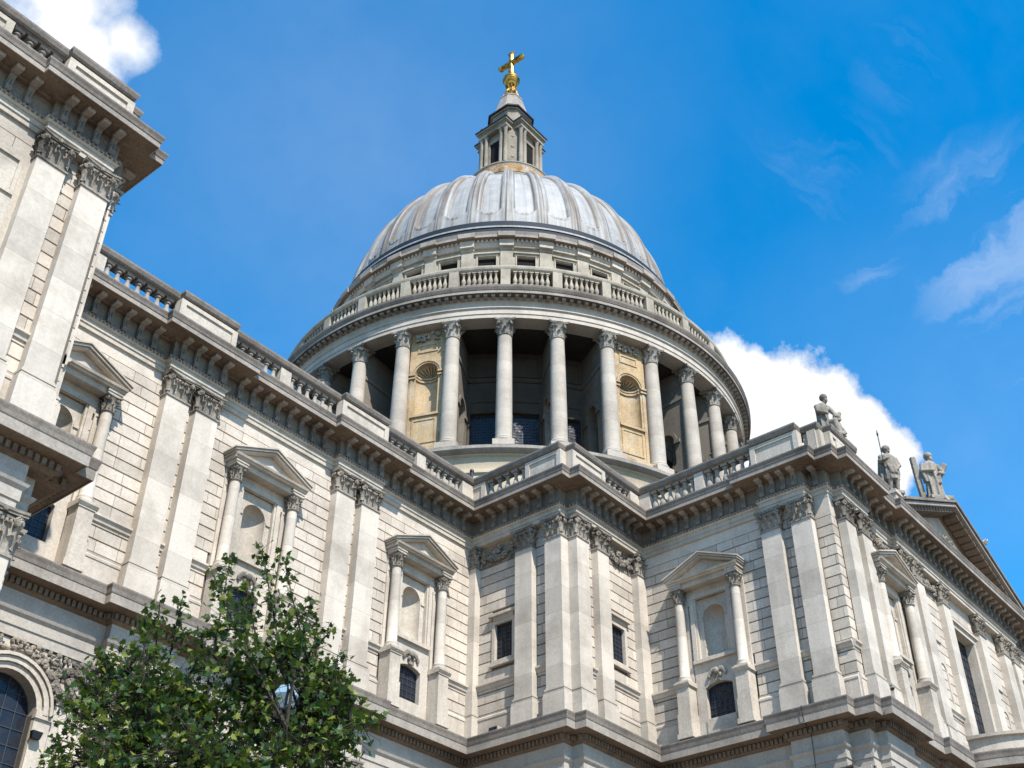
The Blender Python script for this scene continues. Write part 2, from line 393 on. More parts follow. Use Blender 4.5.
def on(name, mb, mats, F, u=0, w=0, z=0, parent=cath, smooth=False):
    return put(name, mb.mesh(name, mats, smooth), F.at(u, w, z), F.rz, parent)


# ---- carved capitals
def leaf(mb, u, w, z, wd, h, out, rz=0, curl=.12):
    o = MB(); k = 5; vs = []
    for i in range(k+1):
        t = i/k; zz = h*min(t, .9+.1*(t > .9)) if t < .95 else h*.86
        ww = .03 + out*(t**2.2) + (curl*.55 if i == k else 0)
        hw = wd/2*(1-.35*t**3)*(.8 if i in (1, 3) else 1.0) if i < k else wd*.2
        vs += [(-hw, -(ww-.05), zz), (0, -ww-.02, zz), (hw, -(ww-.05), zz)]
    fs = []
    for i in range(k):
        for j in range(2): fs.append((i*3+j, i*3+j+1, i*3+j+4, i*3+j+3))
    b = len(vs); vs2 = [(x, y+.05, z_) for x, y, z_ in vs]; vs += vs2
    fs += [tuple(b+q for q in reversed(f)) for f in list(fs)]
    for i in range(k):
        fs += [(i*3, (i+1)*3, b+(i+1)*3, b+i*3), (i*3+2, b+i*3+2, b+(i+1)*3+2, (i+1)*3+2)]
    fs += [(k*3, k*3+1, b+k*3+1, b+k*3), (k*3+1, k*3+2, b+k*3+2, b+k*3+1)]
    o.add(vs, fs)
    c, d = cos(rz), sin(rz)
    mb.merge(o, (u, -w, z), rz)


def volute(mb, u, w, z, r, th, rz=0):
    o = MB()                                                 # spiral scroll: coiled tube with an eye
    pts, rad = [], []
    for i in range(15):
        a = pi/2 + i/14*3.3*pi; q = r*(1-.62*i/14); pts.append((q*cos(a)*.85, -th*.5*(1+.25*i/14), q*sin(a)*.85)); rad.append(r*.26*(1-.3*i/14))
    o.tube(pts, rad, 6)
    o.ball((0, -th*.75, 0), r*.3, 6)
    o.tube([(0, 0, 0), (0, -th*.55, 0)], [r*.8, r*.72], 10)
    mb.merge(o, (u, -w, z), rz)


def pilaster_capital(wd, h, dp, left=True, right=True):
    """Composite capital round a pilaster wd wide that stands dp out of its wall; w=0 is the wall, z=0 the neck."""
    mb = MB(); f = dp-.02; s = wd/1.25
    mb.box(-wd/2+.03, wd/2-.03, 0, f, -.02, h*.9)
    mb.box(-wd/2-.05, wd/2+.05, 0, dp+.05, -.09, 0)
    n1 = max(1, round(3*s)); n2 = n1+1 if n1 > 1 else 2
    for i in range(n1):
        leaf(mb, (-.5+(i+.5)/n1)*wd*.98, f, .0, wd/n1*.86, h*.42, .17)
    for i in range(n2):
        leaf(mb, (-.5+i/(n2-1))*wd*.92, f-.02, h*.12, wd/n2*.8, h*.58, .22)
    for sgn, ok in ((-1, left), (1, right)):
        if ok:
            leaf(mb, sgn*(wd/2-.03), f*.5, 0, min(.42, dp), h*.42, .15, sgn*pi/2)
            leaf(mb, sgn*(wd/2-.03), f*.8, h*.12, .3, h*.58, .2, sgn*pi/2)
            volute(mb, sgn*(wd/2+.05), f*.55, h*.75, h*.15, .12, sgn*pi/2)
    for sgn in (-1, 1):
        volute(mb, sgn*(wd/2-.06), f+.04, h*.74, h*.165, .17, sgn*.45)
    n = max(3, round(5*s))
    for i in range(n): mb.ball(((-.5+(i+.5)/n)*wd*.62, -(f+.06), h*.72), (wd*.05, .07, h*.06), 6)
    mb.box(-wd*.36, wd*.36, f-.03, f+.05, h*.79, h*.85)
    # concave abacus with a flower
    N = 8; pts = []
    for i in range(N+1):
        t = -1+2*i/N; pts.append((t*(wd/2+.17), f+.19-.10*(1-t*t)))
    for z0, z1, g in ((h*.88, h*.94, 0), (h*.94, h, .04)):
        v = [(u, -(w+g), z0) for u, w in pts]+[(u*(1+g*.3), -(w+g*1.3), z1) for u, w in pts]
        vb = [(u, 0, z0) for u, w in pts]+[(u*(1+g*.3), 0, z1) for u, w in pts]
        k = N+1; fs = []
        for i in range(N):
            fs += [(i, i+1, k+i+1, k+i), (2*k+i, i, i+1, 2*k+i+1), (k+i, 3*k+i, 3*k+i+1, k+i+1)]
        fs += [(0, k, 3*k, 2*k), (N, 2*k+N, 3*k+N, k+N)]
        mb.add(v+vb, fs)
    mb.ball((0, -(f+.13), h*.93), (.11*s, .08, .1), 6)
    return mb


def round_capital(r, h, detail=True):
    mb = MB()
    mb.lathe([(r+.06, -.07), (r+.07, -.03), (r+.02, 0), (r*.98, .02), (r*.98, h*.45), (r*1.12, h*.75), (r*1.3, h*.88)], 16)
    for row, (n, z0, hh, out, off) in enumerate(((8, 0, h*.42, r*.36, 0), (8, h*.1, h*.62, r*.5, .5))):
        for i in range(n):
            a = 2*pi*(i+off)/n; rr = r*.95
            leaf(mb, rr*sin(a), rr*cos(a), z0, 2*pi*r/n*.85, hh, out, -a if False else 0) if False else mb.merge(_leaf(2*pi*r/n*.85, hh, out), (rr*sin(a), -rr*cos(a), z0), a)
    for i in range(4):
        a = pi/4+i*pi/2; o = MB(); volute(o, 0, r*1.28, h*.76, h*.15, .14)
        mb.merge(o, (0, 0, 0), a)
    q = r*1.42
    for z0, z1, g in ((h*.88, h*.94, 0), (h*.94, h, .05)):
        pts = []
        for sd in range(4):
            for t in (-1, -.5, 0, .5):
                x, y = t*(q+g), -(q+g)*(.8+.2*t*t)
                a = sd*pi/2; pts.append((x*cos(a)-y*sin(a), x*sin(a)+y*cos(a)))
        n = len(pts); mb.add([(x, y, z0) for x, y in pts]+[(x, y, z1) for x, y in pts], [tuple(range(n)), tuple(range(n, 2*n))]+[(i, (i+1) % n, n+(i+1) % n, n+i) for i in range(n)])
    return mb


_LC = {}
def _leaf(wd, h, out):
    k = (round(wd, 3), round(h, 3), round(out, 3))
    if k not in _LC:
        o = MB(); leaf(o, 0, 0, 0, wd, h, out); _LC[k] = o
    return _LC[k]


# ---- openings
def arch_pts(uc, hw, zs, rise, n=16):
    if rise >= hw-1e-6: return [(uc-hw*cos(pi*i/n), zs+hw*sin(pi*i/n)) for i in range(n+1)]
    R = (hw*hw+rise*rise)/(2*rise); a = math.asin(hw/R)
    return [(uc+R*sin(-a+2*a*i/n), zs+rise-R+R*cos(-a+2*a*i/n)) for i in range(n+1)]


def arch_plate(mb, u0, u1, z0, z1, uc, hw, zb, zs, rise, w, depth, mi=0, n=16):
    """Flat plate with an arched opening (sill zb, springing zs) and its reveal going depth back."""
    P = arch_pts(uc, hw, zs, rise, n)
    def q(pts): mb.add([(u, -w, z) for u, z in pts], [tuple(range(len(pts)))], mi)
    q([(u0, z0), (uc-hw, z0), (uc-hw, zs), (u0, zs)]); q([(uc+hw, z0), (u1, z0), (u1, zs), (uc+hw, zs)])
    if zb > z0: q([(uc-hw, z0), (uc+hw, z0), (uc+hw, zb), (uc-hw, zb)])
    q([(u0, zs), (uc-hw, zs), (uc-hw, z1), (u0, z1)]); q([(uc+hw, zs), (u1, zs), (u1, z1), (uc+hw, z1)])
    for i in range(n): q([P[i], P[i+1], (P[i+1][0], z1), (P[i][0], z1)])
    O = [(uc-hw, zb)]+P+[(uc+hw, zb)]
    for i in range(len(O)):
        a, b = O[i], O[(i+1) % len(O)]
        mb.add([(a[0], -w, a[1]), (b[0], -w, b[1]), (b[0], -(w-depth), b[1]), (a[0], -(w-depth), a[1])], [(0, 1, 2, 3)], mi)


def archivolt(mb, uc, hw, zs, rise, t, w0, w1, mi=0, n=16):  # moulded band over an arch
    A = arch_pts(uc, hw, zs, rise, n); B = arch_pts(uc, hw+t, zs, rise+t if rise < hw else hw+t, n)
    for i in range(n):
        mb.hexa([(A[i][0], -w0, A[i][1]), (A[i+1][0], -w0, A[i+1][1]), (B[i+1][0], -w0, B[i+1][1]), (B[i][0], -w0, B[i][1]),
                 (A[i][0], -w1, A[i][1]), (A[i+1][0], -w1, A[i+1][1]), (B[i+1][0], -w1, B[i+1][1]), (B[i][0], -w1, B[i][1])], mi)


def niche(mb, uc, hw, z0, zs, w, dp, mi=0, shell=0, n=16):
    k = 8; b = len(mb.v)
    rows = [(z0, 1.0, 0), (zs, 1.0, 0)]
    for z, _, _ in rows:
        for i in range(n+1):
            t = pi*i/n; mb.v.append((uc-hw*cos(t), -(w-dp*sin(t)), z))
    for i in range(n): mb.f.append((b+i, b+i+1, b+n+1+i+1, b+n+1+i)); mb.m.append(mi)
    n2 = n*2 if shell else n; b = len(mb.v)
    for j in range(k+1):
        e = pi/2*j/k
        for i in range(n2+1):
            t = pi*i/n2; q = 1-(shell*abs(sin(t*7))*(1 if i % 2 else .35)*sin(min(e*2, pi/2)) if shell else 0)
            mb.v.append((uc-hw*cos(t)*cos(e)*q, -(w-dp*sin(t)*cos(e)*q), zs+hw*sin(e)*q))
    for j in range(k):
        for i in range(n2): mb.f.append((b+j*(n2+1)+i, b+j*(n2+1)+i+1, b+(j+1)*(n2+1)+i+1, b+(j+1)*(n2+1)+i)); mb.m.append(mi)
    mb.add([(uc-hw*cos(pi*i/n), -(w-dp*sin(pi*i/n)), z0) for i in range(n+1)], [tuple(range(n+1))], mi)


def glazing(name, parent, uc, hw, z0, zs, rise, w, nu=4, nz=5):
    fr = MB()
    P = [(uc-hw, z0)]+arch_pts(uc, hw, zs, rise)+[(uc+hw, z0)]
    for i in range(len(P)-1): fr.hexa([(P[i][0], -(w-.03), P[i][1]), (P[i+1][0], -(w-.03), P[i+1][1]), (uc+(P[i+1][0]-uc)*.93, -(w-.03), P[i+1][1]-.04), (uc+(P[i][0]-uc)*.93, -(w-.03), P[i][1]-.04),
                                       (P[i][0], -(w+.05), P[i][1]), (P[i+1][0], -(w+.05), P[i+1][1]), (uc+(P[i+1][0]-uc)*.93, -(w+.05), P[i+1][1]-.04), (uc+(P[i][0]-uc)*.93, -(w+.05), P[i][1]-.04)])
    def top(u):
        if rise >= hw-1e-6: return zs+sqrt(max(0, hw*hw-(u-uc)**2))
        R = (hw*hw+rise*rise)/(2*rise); return zs+rise-R+sqrt(R*R-(u-uc)**2)
    for i in range(1, nu):
        u = uc-hw+2*hw*i/nu; fr.box(u-.018, u+.018, w, w+.035, z0, top(u))
    zt = zs+rise
    for j in range(1, nz):
        z = z0+(zt-z0)*j/nz; x = hw if z < zs else hw*sqrt(max(.05, 1-((z-zs)/max(rise, .01))**2))
        fr.box(uc-x, uc+x, w+.002, w+.033, z-.018, z+.018)
    f = put(name, fr.mesh('window', M_BAR), parent['_at'] if False else (0, 0, 0))
    return f, P


# ------------------------------------------------------------------ ground
gm = MB(); gm.add([(-6000, -6000, GROUND), (6000, -6000, GROUND), (6000, 6000, GROUND), (-6000, 6000, GROUND)], [(0, 1, 2, 3)])
g = put('ground', gm.mesh('ground', M_PAVE), (0, 0, 0)); g['kind'] = 'structure'

# ------------------------------------------------------------------ plan of the walls (coping plane), walked with the outside on the right
RES = .38
PATH = [(-75, -8.15), (-33.0, -8.15), (-33.0, -8.42), (-29.92, -8.42), (-29.92, -7.8), (-29.3, -7.8), (-29.3, 0), (-21.35, 0), (-21.35, -RES), (-17.95, -RES), (-17.95, 0),
        (-10.75, 0), (-10.75, -RES), (-7.3, -RES), (-7.3, 0), (0, 0), (0, -6.29), (.66, -6.29), (.66, -6.95), (7.0, -6.95), (7.0, -14.5), (6.65, -14.5), (6.65, -17.45), (7.35, -17.45),
        (7.35, -18.45), (8.05, -18.45), (8.05, -18.97), (11.3, -18.97), (11.3, -18.6), (14.75, -18.6), (14.75, -18.92), (32.85, -18.92), (32.85, -18.6),
        (36.3, -18.6), (36.3, -18.97), (39.55, -18.97), (39.55, -18.45), (40.25, -18.45), (40.25, 40)]


def offset(path, d):
    out = []
    for i, p in enumerate(path):
        ns = []
        for a, b in ((i-1, i), (i, i+1)):
            if 0 <= a and b < len(path):
                x, y = path[b][0]-path[a][0], path[b][1]-path[a][1]; l = sqrt(x*x+y*y); ns.append((y/l, -x/l))
        if len(ns) == 1: n = ns[0]; out.append((p[0]+n[0]*d, p[1]+n[1]*d))
        else:
            (a, b), (c, e) = ns; k = 1+a*c+b*e
            if k < .1: k = .1
            out.append((p[0]+(a+c)/k*d, p[1]+(b+e)/k*d))
    return out


def sweep(mb, prof, path, mis, cap=True):
    rows = [[(x, y, z) for x, y in offset(path, d)] for d, z in prof]; n = len(path); b = len(mb.v)
    for r in rows: mb.v += r
    for j in range(len(prof)-1):
        for i in range(n-1):
            mb.f.append((b+j*n+i, b+j*n+i+1, b+(j+1)*n+i+1, b+(j+1)*n+i)); mb.m.append(mis[j] if isinstance(mis, (list, tuple)) else mis)


def closed(prof):
    return prof+[prof[0]]


# upper entablature
UP_ARCH = [(-1.0, 11.38), (-.17, 11.38), (-.17, 11.6), (-.12, 11.61), (-.12, 11.84), (-.06, 11.86), (.0, 11.98), (.03, 12.06), (-.13, 12.12), (-.13, 13.1), (-1.0, 13.1)]
UP_CORN = [(-.9, 13.02), (-.13, 13.02), (.02, 13.04), (.08, 13.1), (.86, 13.1), (.86, 13.08), (.90, 13.08), (.90, 13.3), (.93, 13.33), (.95, 13.45), (1.0, 13.58), (1.0, 13.65), (-.1, 13.8), (-.9, 13.8)]
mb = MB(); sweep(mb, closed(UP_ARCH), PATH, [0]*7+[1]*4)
dm = MB()
def seg_iter(path, d):
    P = offset(path, d)
    for i in range(len(P)-1):
        a, b = Vector(P[i]+(0,)), Vector(P[i+1]+(0,)); L = (b-a).length
        if L > .3: yield a, b, L, math.atan2(b.y-a.y, b.x-a.x), i
def visible_seg(a, b): return max(a.y, b.y) < 2 and max(a.x, b.x) > -48
def bracket():
    o = MB()
    pr = [(0, 12.14), (.19, 12.14), (.26, 12.22), (.25, 12.34), (.18, 12.46), (.16, 12.6), (.2, 12.76), (.27, 12.88), (.3, 12.9), (.3, 13.09), (0, 13.09)]
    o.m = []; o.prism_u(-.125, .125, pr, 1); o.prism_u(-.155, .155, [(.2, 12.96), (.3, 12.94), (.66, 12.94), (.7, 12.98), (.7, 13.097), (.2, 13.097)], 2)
    for s in (-.06, .06): o.box(s-.02, s+.025, .1, .22, 12.4, 12.74, 1)
    return o
BR = bracket()
for a, b, L, ang, i in seg_iter(PATH, -.13):
    if not visible_seg(a, b): continue
    if L < .85: continue
    def inset(k):                                            # keep clear of the hollow corners
        if not 0 < k < len(PATH)-1: return .38
        (x0, y0), (x1, y1), (x2, y2) = PATH[k-1:k+2]
        return .95 if (x1-x0)*(y2-y1)-(y1-y0)*(x2-x1) < 0 else .38
    ia, ib = inset(i), inset(i+1); n = max(1, round((L-ia-ib)/.77)+1) if L > ia+ib+.6 else 1
    for k in range(n):
        p = a.lerp(b, .5 if n == 1 else (ia+(L-ia-ib)*k/(n-1))/L); mb.merge(BR, (p.x, p.y, 0), ang)
for a, b, L, ang, i in seg_iter(PATH, .02):
    if not visible_seg(a, b): continue
    n = max(1, int(L/.19))
    for k in range(n):
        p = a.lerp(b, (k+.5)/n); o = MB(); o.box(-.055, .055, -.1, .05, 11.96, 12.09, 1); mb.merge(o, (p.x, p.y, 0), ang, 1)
put('entablature', mb.mesh('entablature', [M_ARCHI, M_SOOT_SHADE, M_CORONA]), (0, 0, 0), 0, cath)
mb = MB(); sweep(mb, closed(UP_CORN), PATH, [2, 2, 2, 2, 1, 1, 1, 0, 0, 0, 0, 0, 0, 0])
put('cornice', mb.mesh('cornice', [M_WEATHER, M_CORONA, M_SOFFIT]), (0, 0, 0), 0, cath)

# lower entablature, carried round the half-round portico of the transept
PC = (23.8, -18.92)
def portico(R, n=24): return [(PC[0]-R*cos(pi*i/n), PC[1]-R*sin(pi*i/n)) for i in range(n+1)]
LP = [(-75, -7.78), (-32.1, -7.78), (-32.1, -7.98), (-28.85, -7.98), (-28.85, -7.37), (-28.22, -7.37), (-28.22, 0)] + [p for p in PATH if -29 < p[0] <= 15] + portico(6.05) + [p for p in PATH if p[0] >= 32.5]
LO_ARCH = [(-1.0, -2.9), (-.17, -2.9), (-.17, -2.52), (-.12, -2.5), (-.12, -2.12), (-.02, -2.0), (.02, -1.9), (-.13, -1.88), (-.13, -1.12), (-1.0, -1.12)]
LO_CORN = [(-2.0, -1.2), (-.13, -1.2), (-.02, -1.14), (.05, -1.1), (.05, -.82), (.2, -.78), (.6, -.74), (.6, -.77), (.65, -.77), (.65, -.40), (.68, -.36), (.70, -.2), (.74, -.06), (.74, 0), (-.1, .16), (-2.0, .16)]
LPA = [(-75, -7.78), (-32.9, -7.78), (-32.9, -7.98), (-29.6, -7.98), (-29.6, -7.4), (-29.0, -7.4), (-29.0, 0)] + LP[7:]
mb = MB(); sweep(mb, closed(LO_ARCH), LPA, 0); put('lower_entablature', mb.mesh('lower_entablature', M_LOWFR), (0, 0, 0), 0, cath)
mb = MB(); sweep(mb, closed(LO_CORN), LP, [2, 2, 2, 2, 2, 2, 2, 1, 1, 1, 0, 0, 0, 0, 0, 0])
for a, b, L, ang, i in seg_iter(LP, .05):
    if max(a.y, b.y) > 2 or max(a.x, b.x) < -40 or L > 40: continue
    n = max(1, int(L/.24))
    for k in range(n):
        p = a.lerp(b, (k+.5)/n); o = MB(); o.box(-.075, .075, -.05, .13, -1.09, -.85, 2); mb.merge(o, (p.x, p.y, 0), ang)
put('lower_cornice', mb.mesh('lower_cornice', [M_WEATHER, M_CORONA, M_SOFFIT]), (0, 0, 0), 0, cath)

# ------------------------------------------------------------------ walls of coursed ashlar with sunk joints
CH = .575
def wall(F, u0, u1, holes=(), w=-.28, z0=.16, z1=11.38, plain_top=10.75, string=True, th=1.0, skip=(), name='wall', blocks=True, base_z=1.62, mats=None):
    """Backing with holes, block courses in front, base course and string course."""
    mb = MB(); us = sorted({u0, u1, *[h[0] for h in holes], *[h[1] for h in holes]}); zs = sorted({z0, z1, *[h[2] for h in holes], *[h[3] for h in holes]})
    for i in range(len(us)-1):
        for j in range(len(zs)-1):
            uc, zc = (us[i]+us[i+1])/2, (zs[j]+zs[j+1])/2
            if not any(h[0] < uc < h[1] and h[2] < zc < h[3] for h in holes): mb.box(us[i], us[i+1], w-th, w-.08, zs[j], zs[j+1], 1)
    rnd = random.Random(int(u0*100)+int(F.o[0]*10)+3)
    def clip(a, b, za, zb):                                  # pieces of a block left by the holes and skipped zones
        segs = [(a, b)]
        for h in list(holes)+list(skip):
            if za < h[3]-.02 and zb > h[2]+.02:
                ns = []
                for p, q in segs:
                    if h[1] <= p or h[0] >= q: ns.append((p, q)); continue
                    if h[0] > p: ns.append((p, h[0]))
                    if h[1] < q: ns.append((h[1], q))
                segs = ns
        return [(p, q) for p, q in segs if q-p > .03]
    for p, q in clip(u0, u1, plain_top, z1): mb.box(p, q, w-.09, w-.002, plain_top, z1)
    for p, q in clip(u0, u1, z0, base_z-.3): mb.box(p, q, w-.09, w+.10, z0, base_z-.32)
    for p, q in clip(u0, u1, base_z-.3, base_z): mb.prism_u(p, q, [(w-.09, base_z-.321), (w+.13, base_z-.321), (w+.13, base_z-.22), (w+.05, base_z-.12), (w+.06, base_z-.04), (w-.09, base_z)])
    n = round((plain_top-base_z)/CH); h = (plain_top-base_z)/n
    for j in range(n):
        za, zb = base_z+j*h+.024, base_z+(j+1)*h-.024
        u = u0-rnd.random()*1.1
        while u < u1:
            L = rnd.uniform(.95, 1.5)
            for p, q in clip(max(u+.013, u0), min(u+L-.013, u1), za, zb):
                mb.hexa([(p, -(w-.09), za-.0), (q, -(w-.09), za), (q, -w, za+.012), (p, -w, za+.012), (p, -(w-.09), zb), (q, -(w-.09), zb), (q, -w, zb-.012), (p, -w, zb-.012)])
            u += L
    if string:
        for p, q in clip(u0, u1, 2.95, 3.25): mb.prism_u(p, q, [(w-.09, 2.9), (w+.07, 2.95), (w+.1, 3.1), (w+.19, 3.17), (w+.19, 3.27), (w-.09, 3.32)])
    return on(name, mb, mats or [M_ASHLAR, M_JOINT], F)


BASE_PR = lambda u0, u1, w0, w1: None
_PIL = {}
CAPZ, CAPH = 10.2, 1.18
def pilaster(F, u0, u1, wback, wface, zb=.16, capz=CAPZ, caph=CAPH, cap=True, sides=(True, True), base=1.75):
    wd = u1-u0; dp = wface-wback; key = (round(wd, 2), round(dp, 2), zb, capz, sides)
    uc = (u0+u1)/2
    if key in _PIL:
        return dup(_PIL[key], F.at(uc, wback), F.rz)
    mb = MB(); h = wd/2
    mb.box(-h, h, 0, dp, base, capz-.08)
    g = .13
    mb.box(-h-g, h+g, 0, dp+g, zb, base-.42)
    mb.box(-h-g+.02, h+g-.02, 0, dp+g-.02, base-.419, base-.28)
    mb.box(-h-.05, h+.05, 0, dp+.05, base-.279, base-.16)
    mb.box(-h-.075, h+.075, 0, dp+.075, base-.159, base-.07); mb.box(-h-.03, h+.03, 0, dp+.03, base-.069, base)
    o = on('pilaster', mb, M_PIL, F, uc, wback)
    if cap:
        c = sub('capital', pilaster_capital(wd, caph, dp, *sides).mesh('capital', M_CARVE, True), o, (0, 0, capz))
    _PIL[key] = o
    return o


def box_window(F, uc, hw, z0, z1, w):
    """Small square-headed window with moulded frame and a lintel shelf."""
    mb = MB()
    for a, b, c, d in ((-hw-.2, -hw, z0-.2, z1+.2), (hw, hw+.2, z0-.2, z1+.2)): mb.box(a, b, -.4, .06, c, d)
    mb.box(-hw, hw, -.4, .06, z1, z1+.2); mb.box(-hw, hw, -.4, .08, z0-.2, z0); mb.box(-hw-.34, hw+.34, -.05, .16, z0-.34, z0-.2)
    mb.box(-hw-.1, hw+.1, -.05, .09, z1+.201, z1+.42); mb.box(-hw-.36, hw+.36, -.05, .26, z1+.42, z1+.58)
    o = on('window', mb, M_STONE, F, uc, w)
    sub('pane', pane(0, hw, z0, z1, 0, -.14, 4, 8), o)
    return o


def pane(uc, hw, z0, zs, rise, w, nu, nz):
    mb = MB()
    P = [(uc-hw, z0)]+(arch_pts(uc, hw, zs, rise) if rise else [(uc-hw, zs), (uc+hw, zs)])+[(uc+hw, z0)]
    mb.prism_w(w-.06, w-.04, P, 0)
    def top(u):
        if not rise: return zs
        if rise >= hw-1e-6: return zs+sqrt(max(0, hw*hw-(u-uc)**2))
        R = (hw*hw+rise*rise)/(2*rise); return zs+rise-R+sqrt(R*R-(u-uc)**2)
    for i in range(1, nu):
        u = uc-hw+2*hw*i/nu; mb.box(u-.014, u+.014, w-.04, w-.012, z0, top(u), 1)
    zt = zs+rise
    for j in range(1, nz):
        z = z0+(zt-z0)*j/nz
        x = hw if z < zs or not rise else (sqrt(max(.01, hw*hw-(z-zs)**2)) if rise >= hw-1e-6 else hw*sqrt(max(.02, 1-(z-zs)/rise)))
        mb.box(uc-x, uc+x, w-.039, w-.010, z-.014, z+.014, 1)
    for i in range(len(P)-1):                                # iron rim
        a, b = P[i], P[i+1]; mb.tube([(a[0], -(w-.03), a[1]), (b[0], -(w-.03), b[1])], [.03, .03], 4, 1)
    return mb.mesh('pane', [M_GLASS, M_BAR])


_AED = None
def aedicule(F, uc, w):
    """Pedimented tabernacle: two columns on pedestals, entablature and pediment, blind niche, small segmental window below."""
    global _AED
    if _AED: return dup(_AED, F.at(uc, w), F.rz)
    D = .95; mb = MB()
    # entablature and pediment
    for s in (-1, 1): mb.box(s*1.75-.34, s*1.75+.34, .0, .76, 8.42, 8.70)
    mb.box(-1.41, 1.41, .0, .62, 8.42, 8.70)
    for s in (-1, 1): mb.box(s*1.75-.37, s*1.75+.37, .0, .80, 8.54, 8.60)
    mb.prism_u(-2.2, 2.2, [(0, 8.701), (.80, 8.701), (.82, 8.78), (.92, 8.80), (.96, 8.90), (0, 8.93)])
    A, H, Z0 = 2.34, 9.86, 8.88
    def rake(lo, hi, w0, w1, ext):                           # raking mouldings
        sl = (H-Z0)/A
        for s in (-1, 1):
            mb.prism_w(w0, w1, [(s*(A+ext), Z0+lo), (s*(A+ext), Z0+hi), (0, H+hi+ext*sl), (0, H+lo+ext*sl)])
    rake(0, .10, 0, .82, -.06); rake(.101, .2, 0, .92, 0); rake(.201, .28, 0, .99, .05)
    mb.prism_w(0, .52, [(-2.1, 8.93), (2.1, 8.93), (0, 9.82)])
    # eared frame
    for s in (-1, 1):
        mb.box(s*1.16-.12, s*1.16+.12, -.05, .16, 4.35, 8.1); mb.box(s*.99-.05, s*.99+.05, -.05, .09, 4.35, 7.86)
        mb.box(s*1.32-.06, s*1.32+.06, -.05, .15, 7.55, 8.1)
    mb.box(-1.04, 1.04, -.05, .16, 7.86, 8.1); mb.box(-1.30, 1.30, -.05, .22, 4.16, 4.35)
    mb.box(-1.5, 1.5, -.05, .10, 8.1, 8.42)
    # apron between niche and window
    mb.box(-1.35, -.86, -.05, .05, .3, 4.16); mb.box(.86, 1.35, -.05, .05, .3, 4.16); mb.box(-.86, .86, -.05, .05, 3.28, 4.16)
    mb.box(-.86, .86, -.3, .10, .3, 1.12)
    arch_plate(mb, -.86, .86, 1.12, 3.28, 0, .80, 1.12, 2.78, .22, .05, .4)
    o = on('aedicule', mb, M_STONE, F, uc, w)
    nm = MB(); arch_plate(nm, -.95, .95, 4.35, 7.86, 0, .66, 4.55, 6.72, .66, -.12, .05); niche(nm, 0, .66, 4.55, 6.72, -.17, .62)
    nm.box(-.95, -.7, -.13, -.06, 6.62, 6.76); nm.box(.7, .95, -.13, -.06, 6.62, 6.76)
    for s in (-1, 1): nm.box(s*.95-.005, s*.95+.005, -.12, .05, 4.35, 7.86)
    sub('niche', nm.mesh('niche', M_STONE, True), o)
    cm = MB()
    cm.lathe([(.37, 3.2), (.37, 3.32), (.33, 3.33), (.35, 3.38), (.35, 3.44), (.30, 3.48), (.275, 3.52), (.275, 5.4), (.24, 7.68)], 20, (0, 0))
    cap = round_capital(.245, .72); cm2 = MB(); cm2.merge(cap, (0, 0, 7.70))
    cme = cm.mesh('column', M_PIL, True); cpm = cm2.mesh('capital', M_CARVE, True)
    # columns and pedestals (capital joined to its column)
    full = MB(); full.merge(cm); n0 = len(full.f); full.merge(cm2); full.m = [0]*n0+[1]*(len(full.f)-n0)
    fme = full.mesh('column', [M_PIL, M_CARVE], True)
    pm = MB(); pm.box(-.40, .40, -.40, .40, .3, 1.45); pm.box(-.36, .36, -.40, .36, 1.451, 2.83)
    pm.box(-.40, .40, -.40, .40, 2.83, 2.9); pm.prism_u(-.46, .46, [(-.4, 2.9), (.42, 2.9), (.5, 3.02), (.5, 3.1), (-.4, 3.18)]); pm.box(-.38, .38, -.36, .38, 3.1, 3.2); pm.box(-.46, .46, -.40, .46, .16, .42)
    pme = pm.mesh('pedestal', M_STONE)
    rm = MB(); rm.box(-.33, .33, -.1, .08, 3.15, 8.42); rme = rm.mesh('respond', M_PIL)
    for s in (-1, 1):
        sub('column', fme, o, (s*1.75, -.43, 0)); sub('pedestal', pme, o, (s*1.75, -.42, 0)); sub('respond', rme, o, (s*1.75, 0, 0))
    k = MB(); rnd = random.Random(5)                         # cherub keystone: head, wings, drapery
    k.ball((0, -.2, 3.52), (.15, .15, .19), 10)
    for s in (-1, 1):
        for q in range(4): k.ball((s*(.2+.1*q), -.13, 3.62-.03*q*q), (.1, .07, .14), 8)
        k.ball((s*.17, -.16, 3.3), (.09, .08, .12), 8)
    k.box(-.14, .14, 0, .14, 3.02, 3.4)
    sub('keystone_carving', k.mesh('keystone_carving', M_CARVE, True), o)
    sub('window_pane', pane(0, .80, 1.12, 2.78, .22, -.2, 5, 6), o)
    _AED = o
    return o


AED_HOLES = lambda uc: [(uc-.95, uc+.95, 4.35, 7.86), (uc-.86, uc+.86, .3, 3.28)]
AED_SKIP = lambda uc: [(uc-1.36, uc+1.36, 3.27, 8.43), (uc-1.36, uc+1.36, .16, 3.3), (uc-2.2, uc-1.3, .16, 3.6), (uc+1.3, uc+2.2, .16, 3.6), (uc-2.1, uc+2.1, 8.42, 8.9)]

NV = [-4.15, -14.85, -25.35]
H = []; S = []
for c in NV: H += AED_HOLES(c); S += AED_SKIP(c)
wall(NAVE, -29.2, .5, H, skip=S, name='nave_wall')
for c in NV: aedicule(NAVE, c, -.28)
for a, b in ((-21.05, -19.8), (-19.4, -18.15), (-10.5, -9.25), (-8.75, -7.5)): pilaster(NAVE, a, b, -.28, .2)

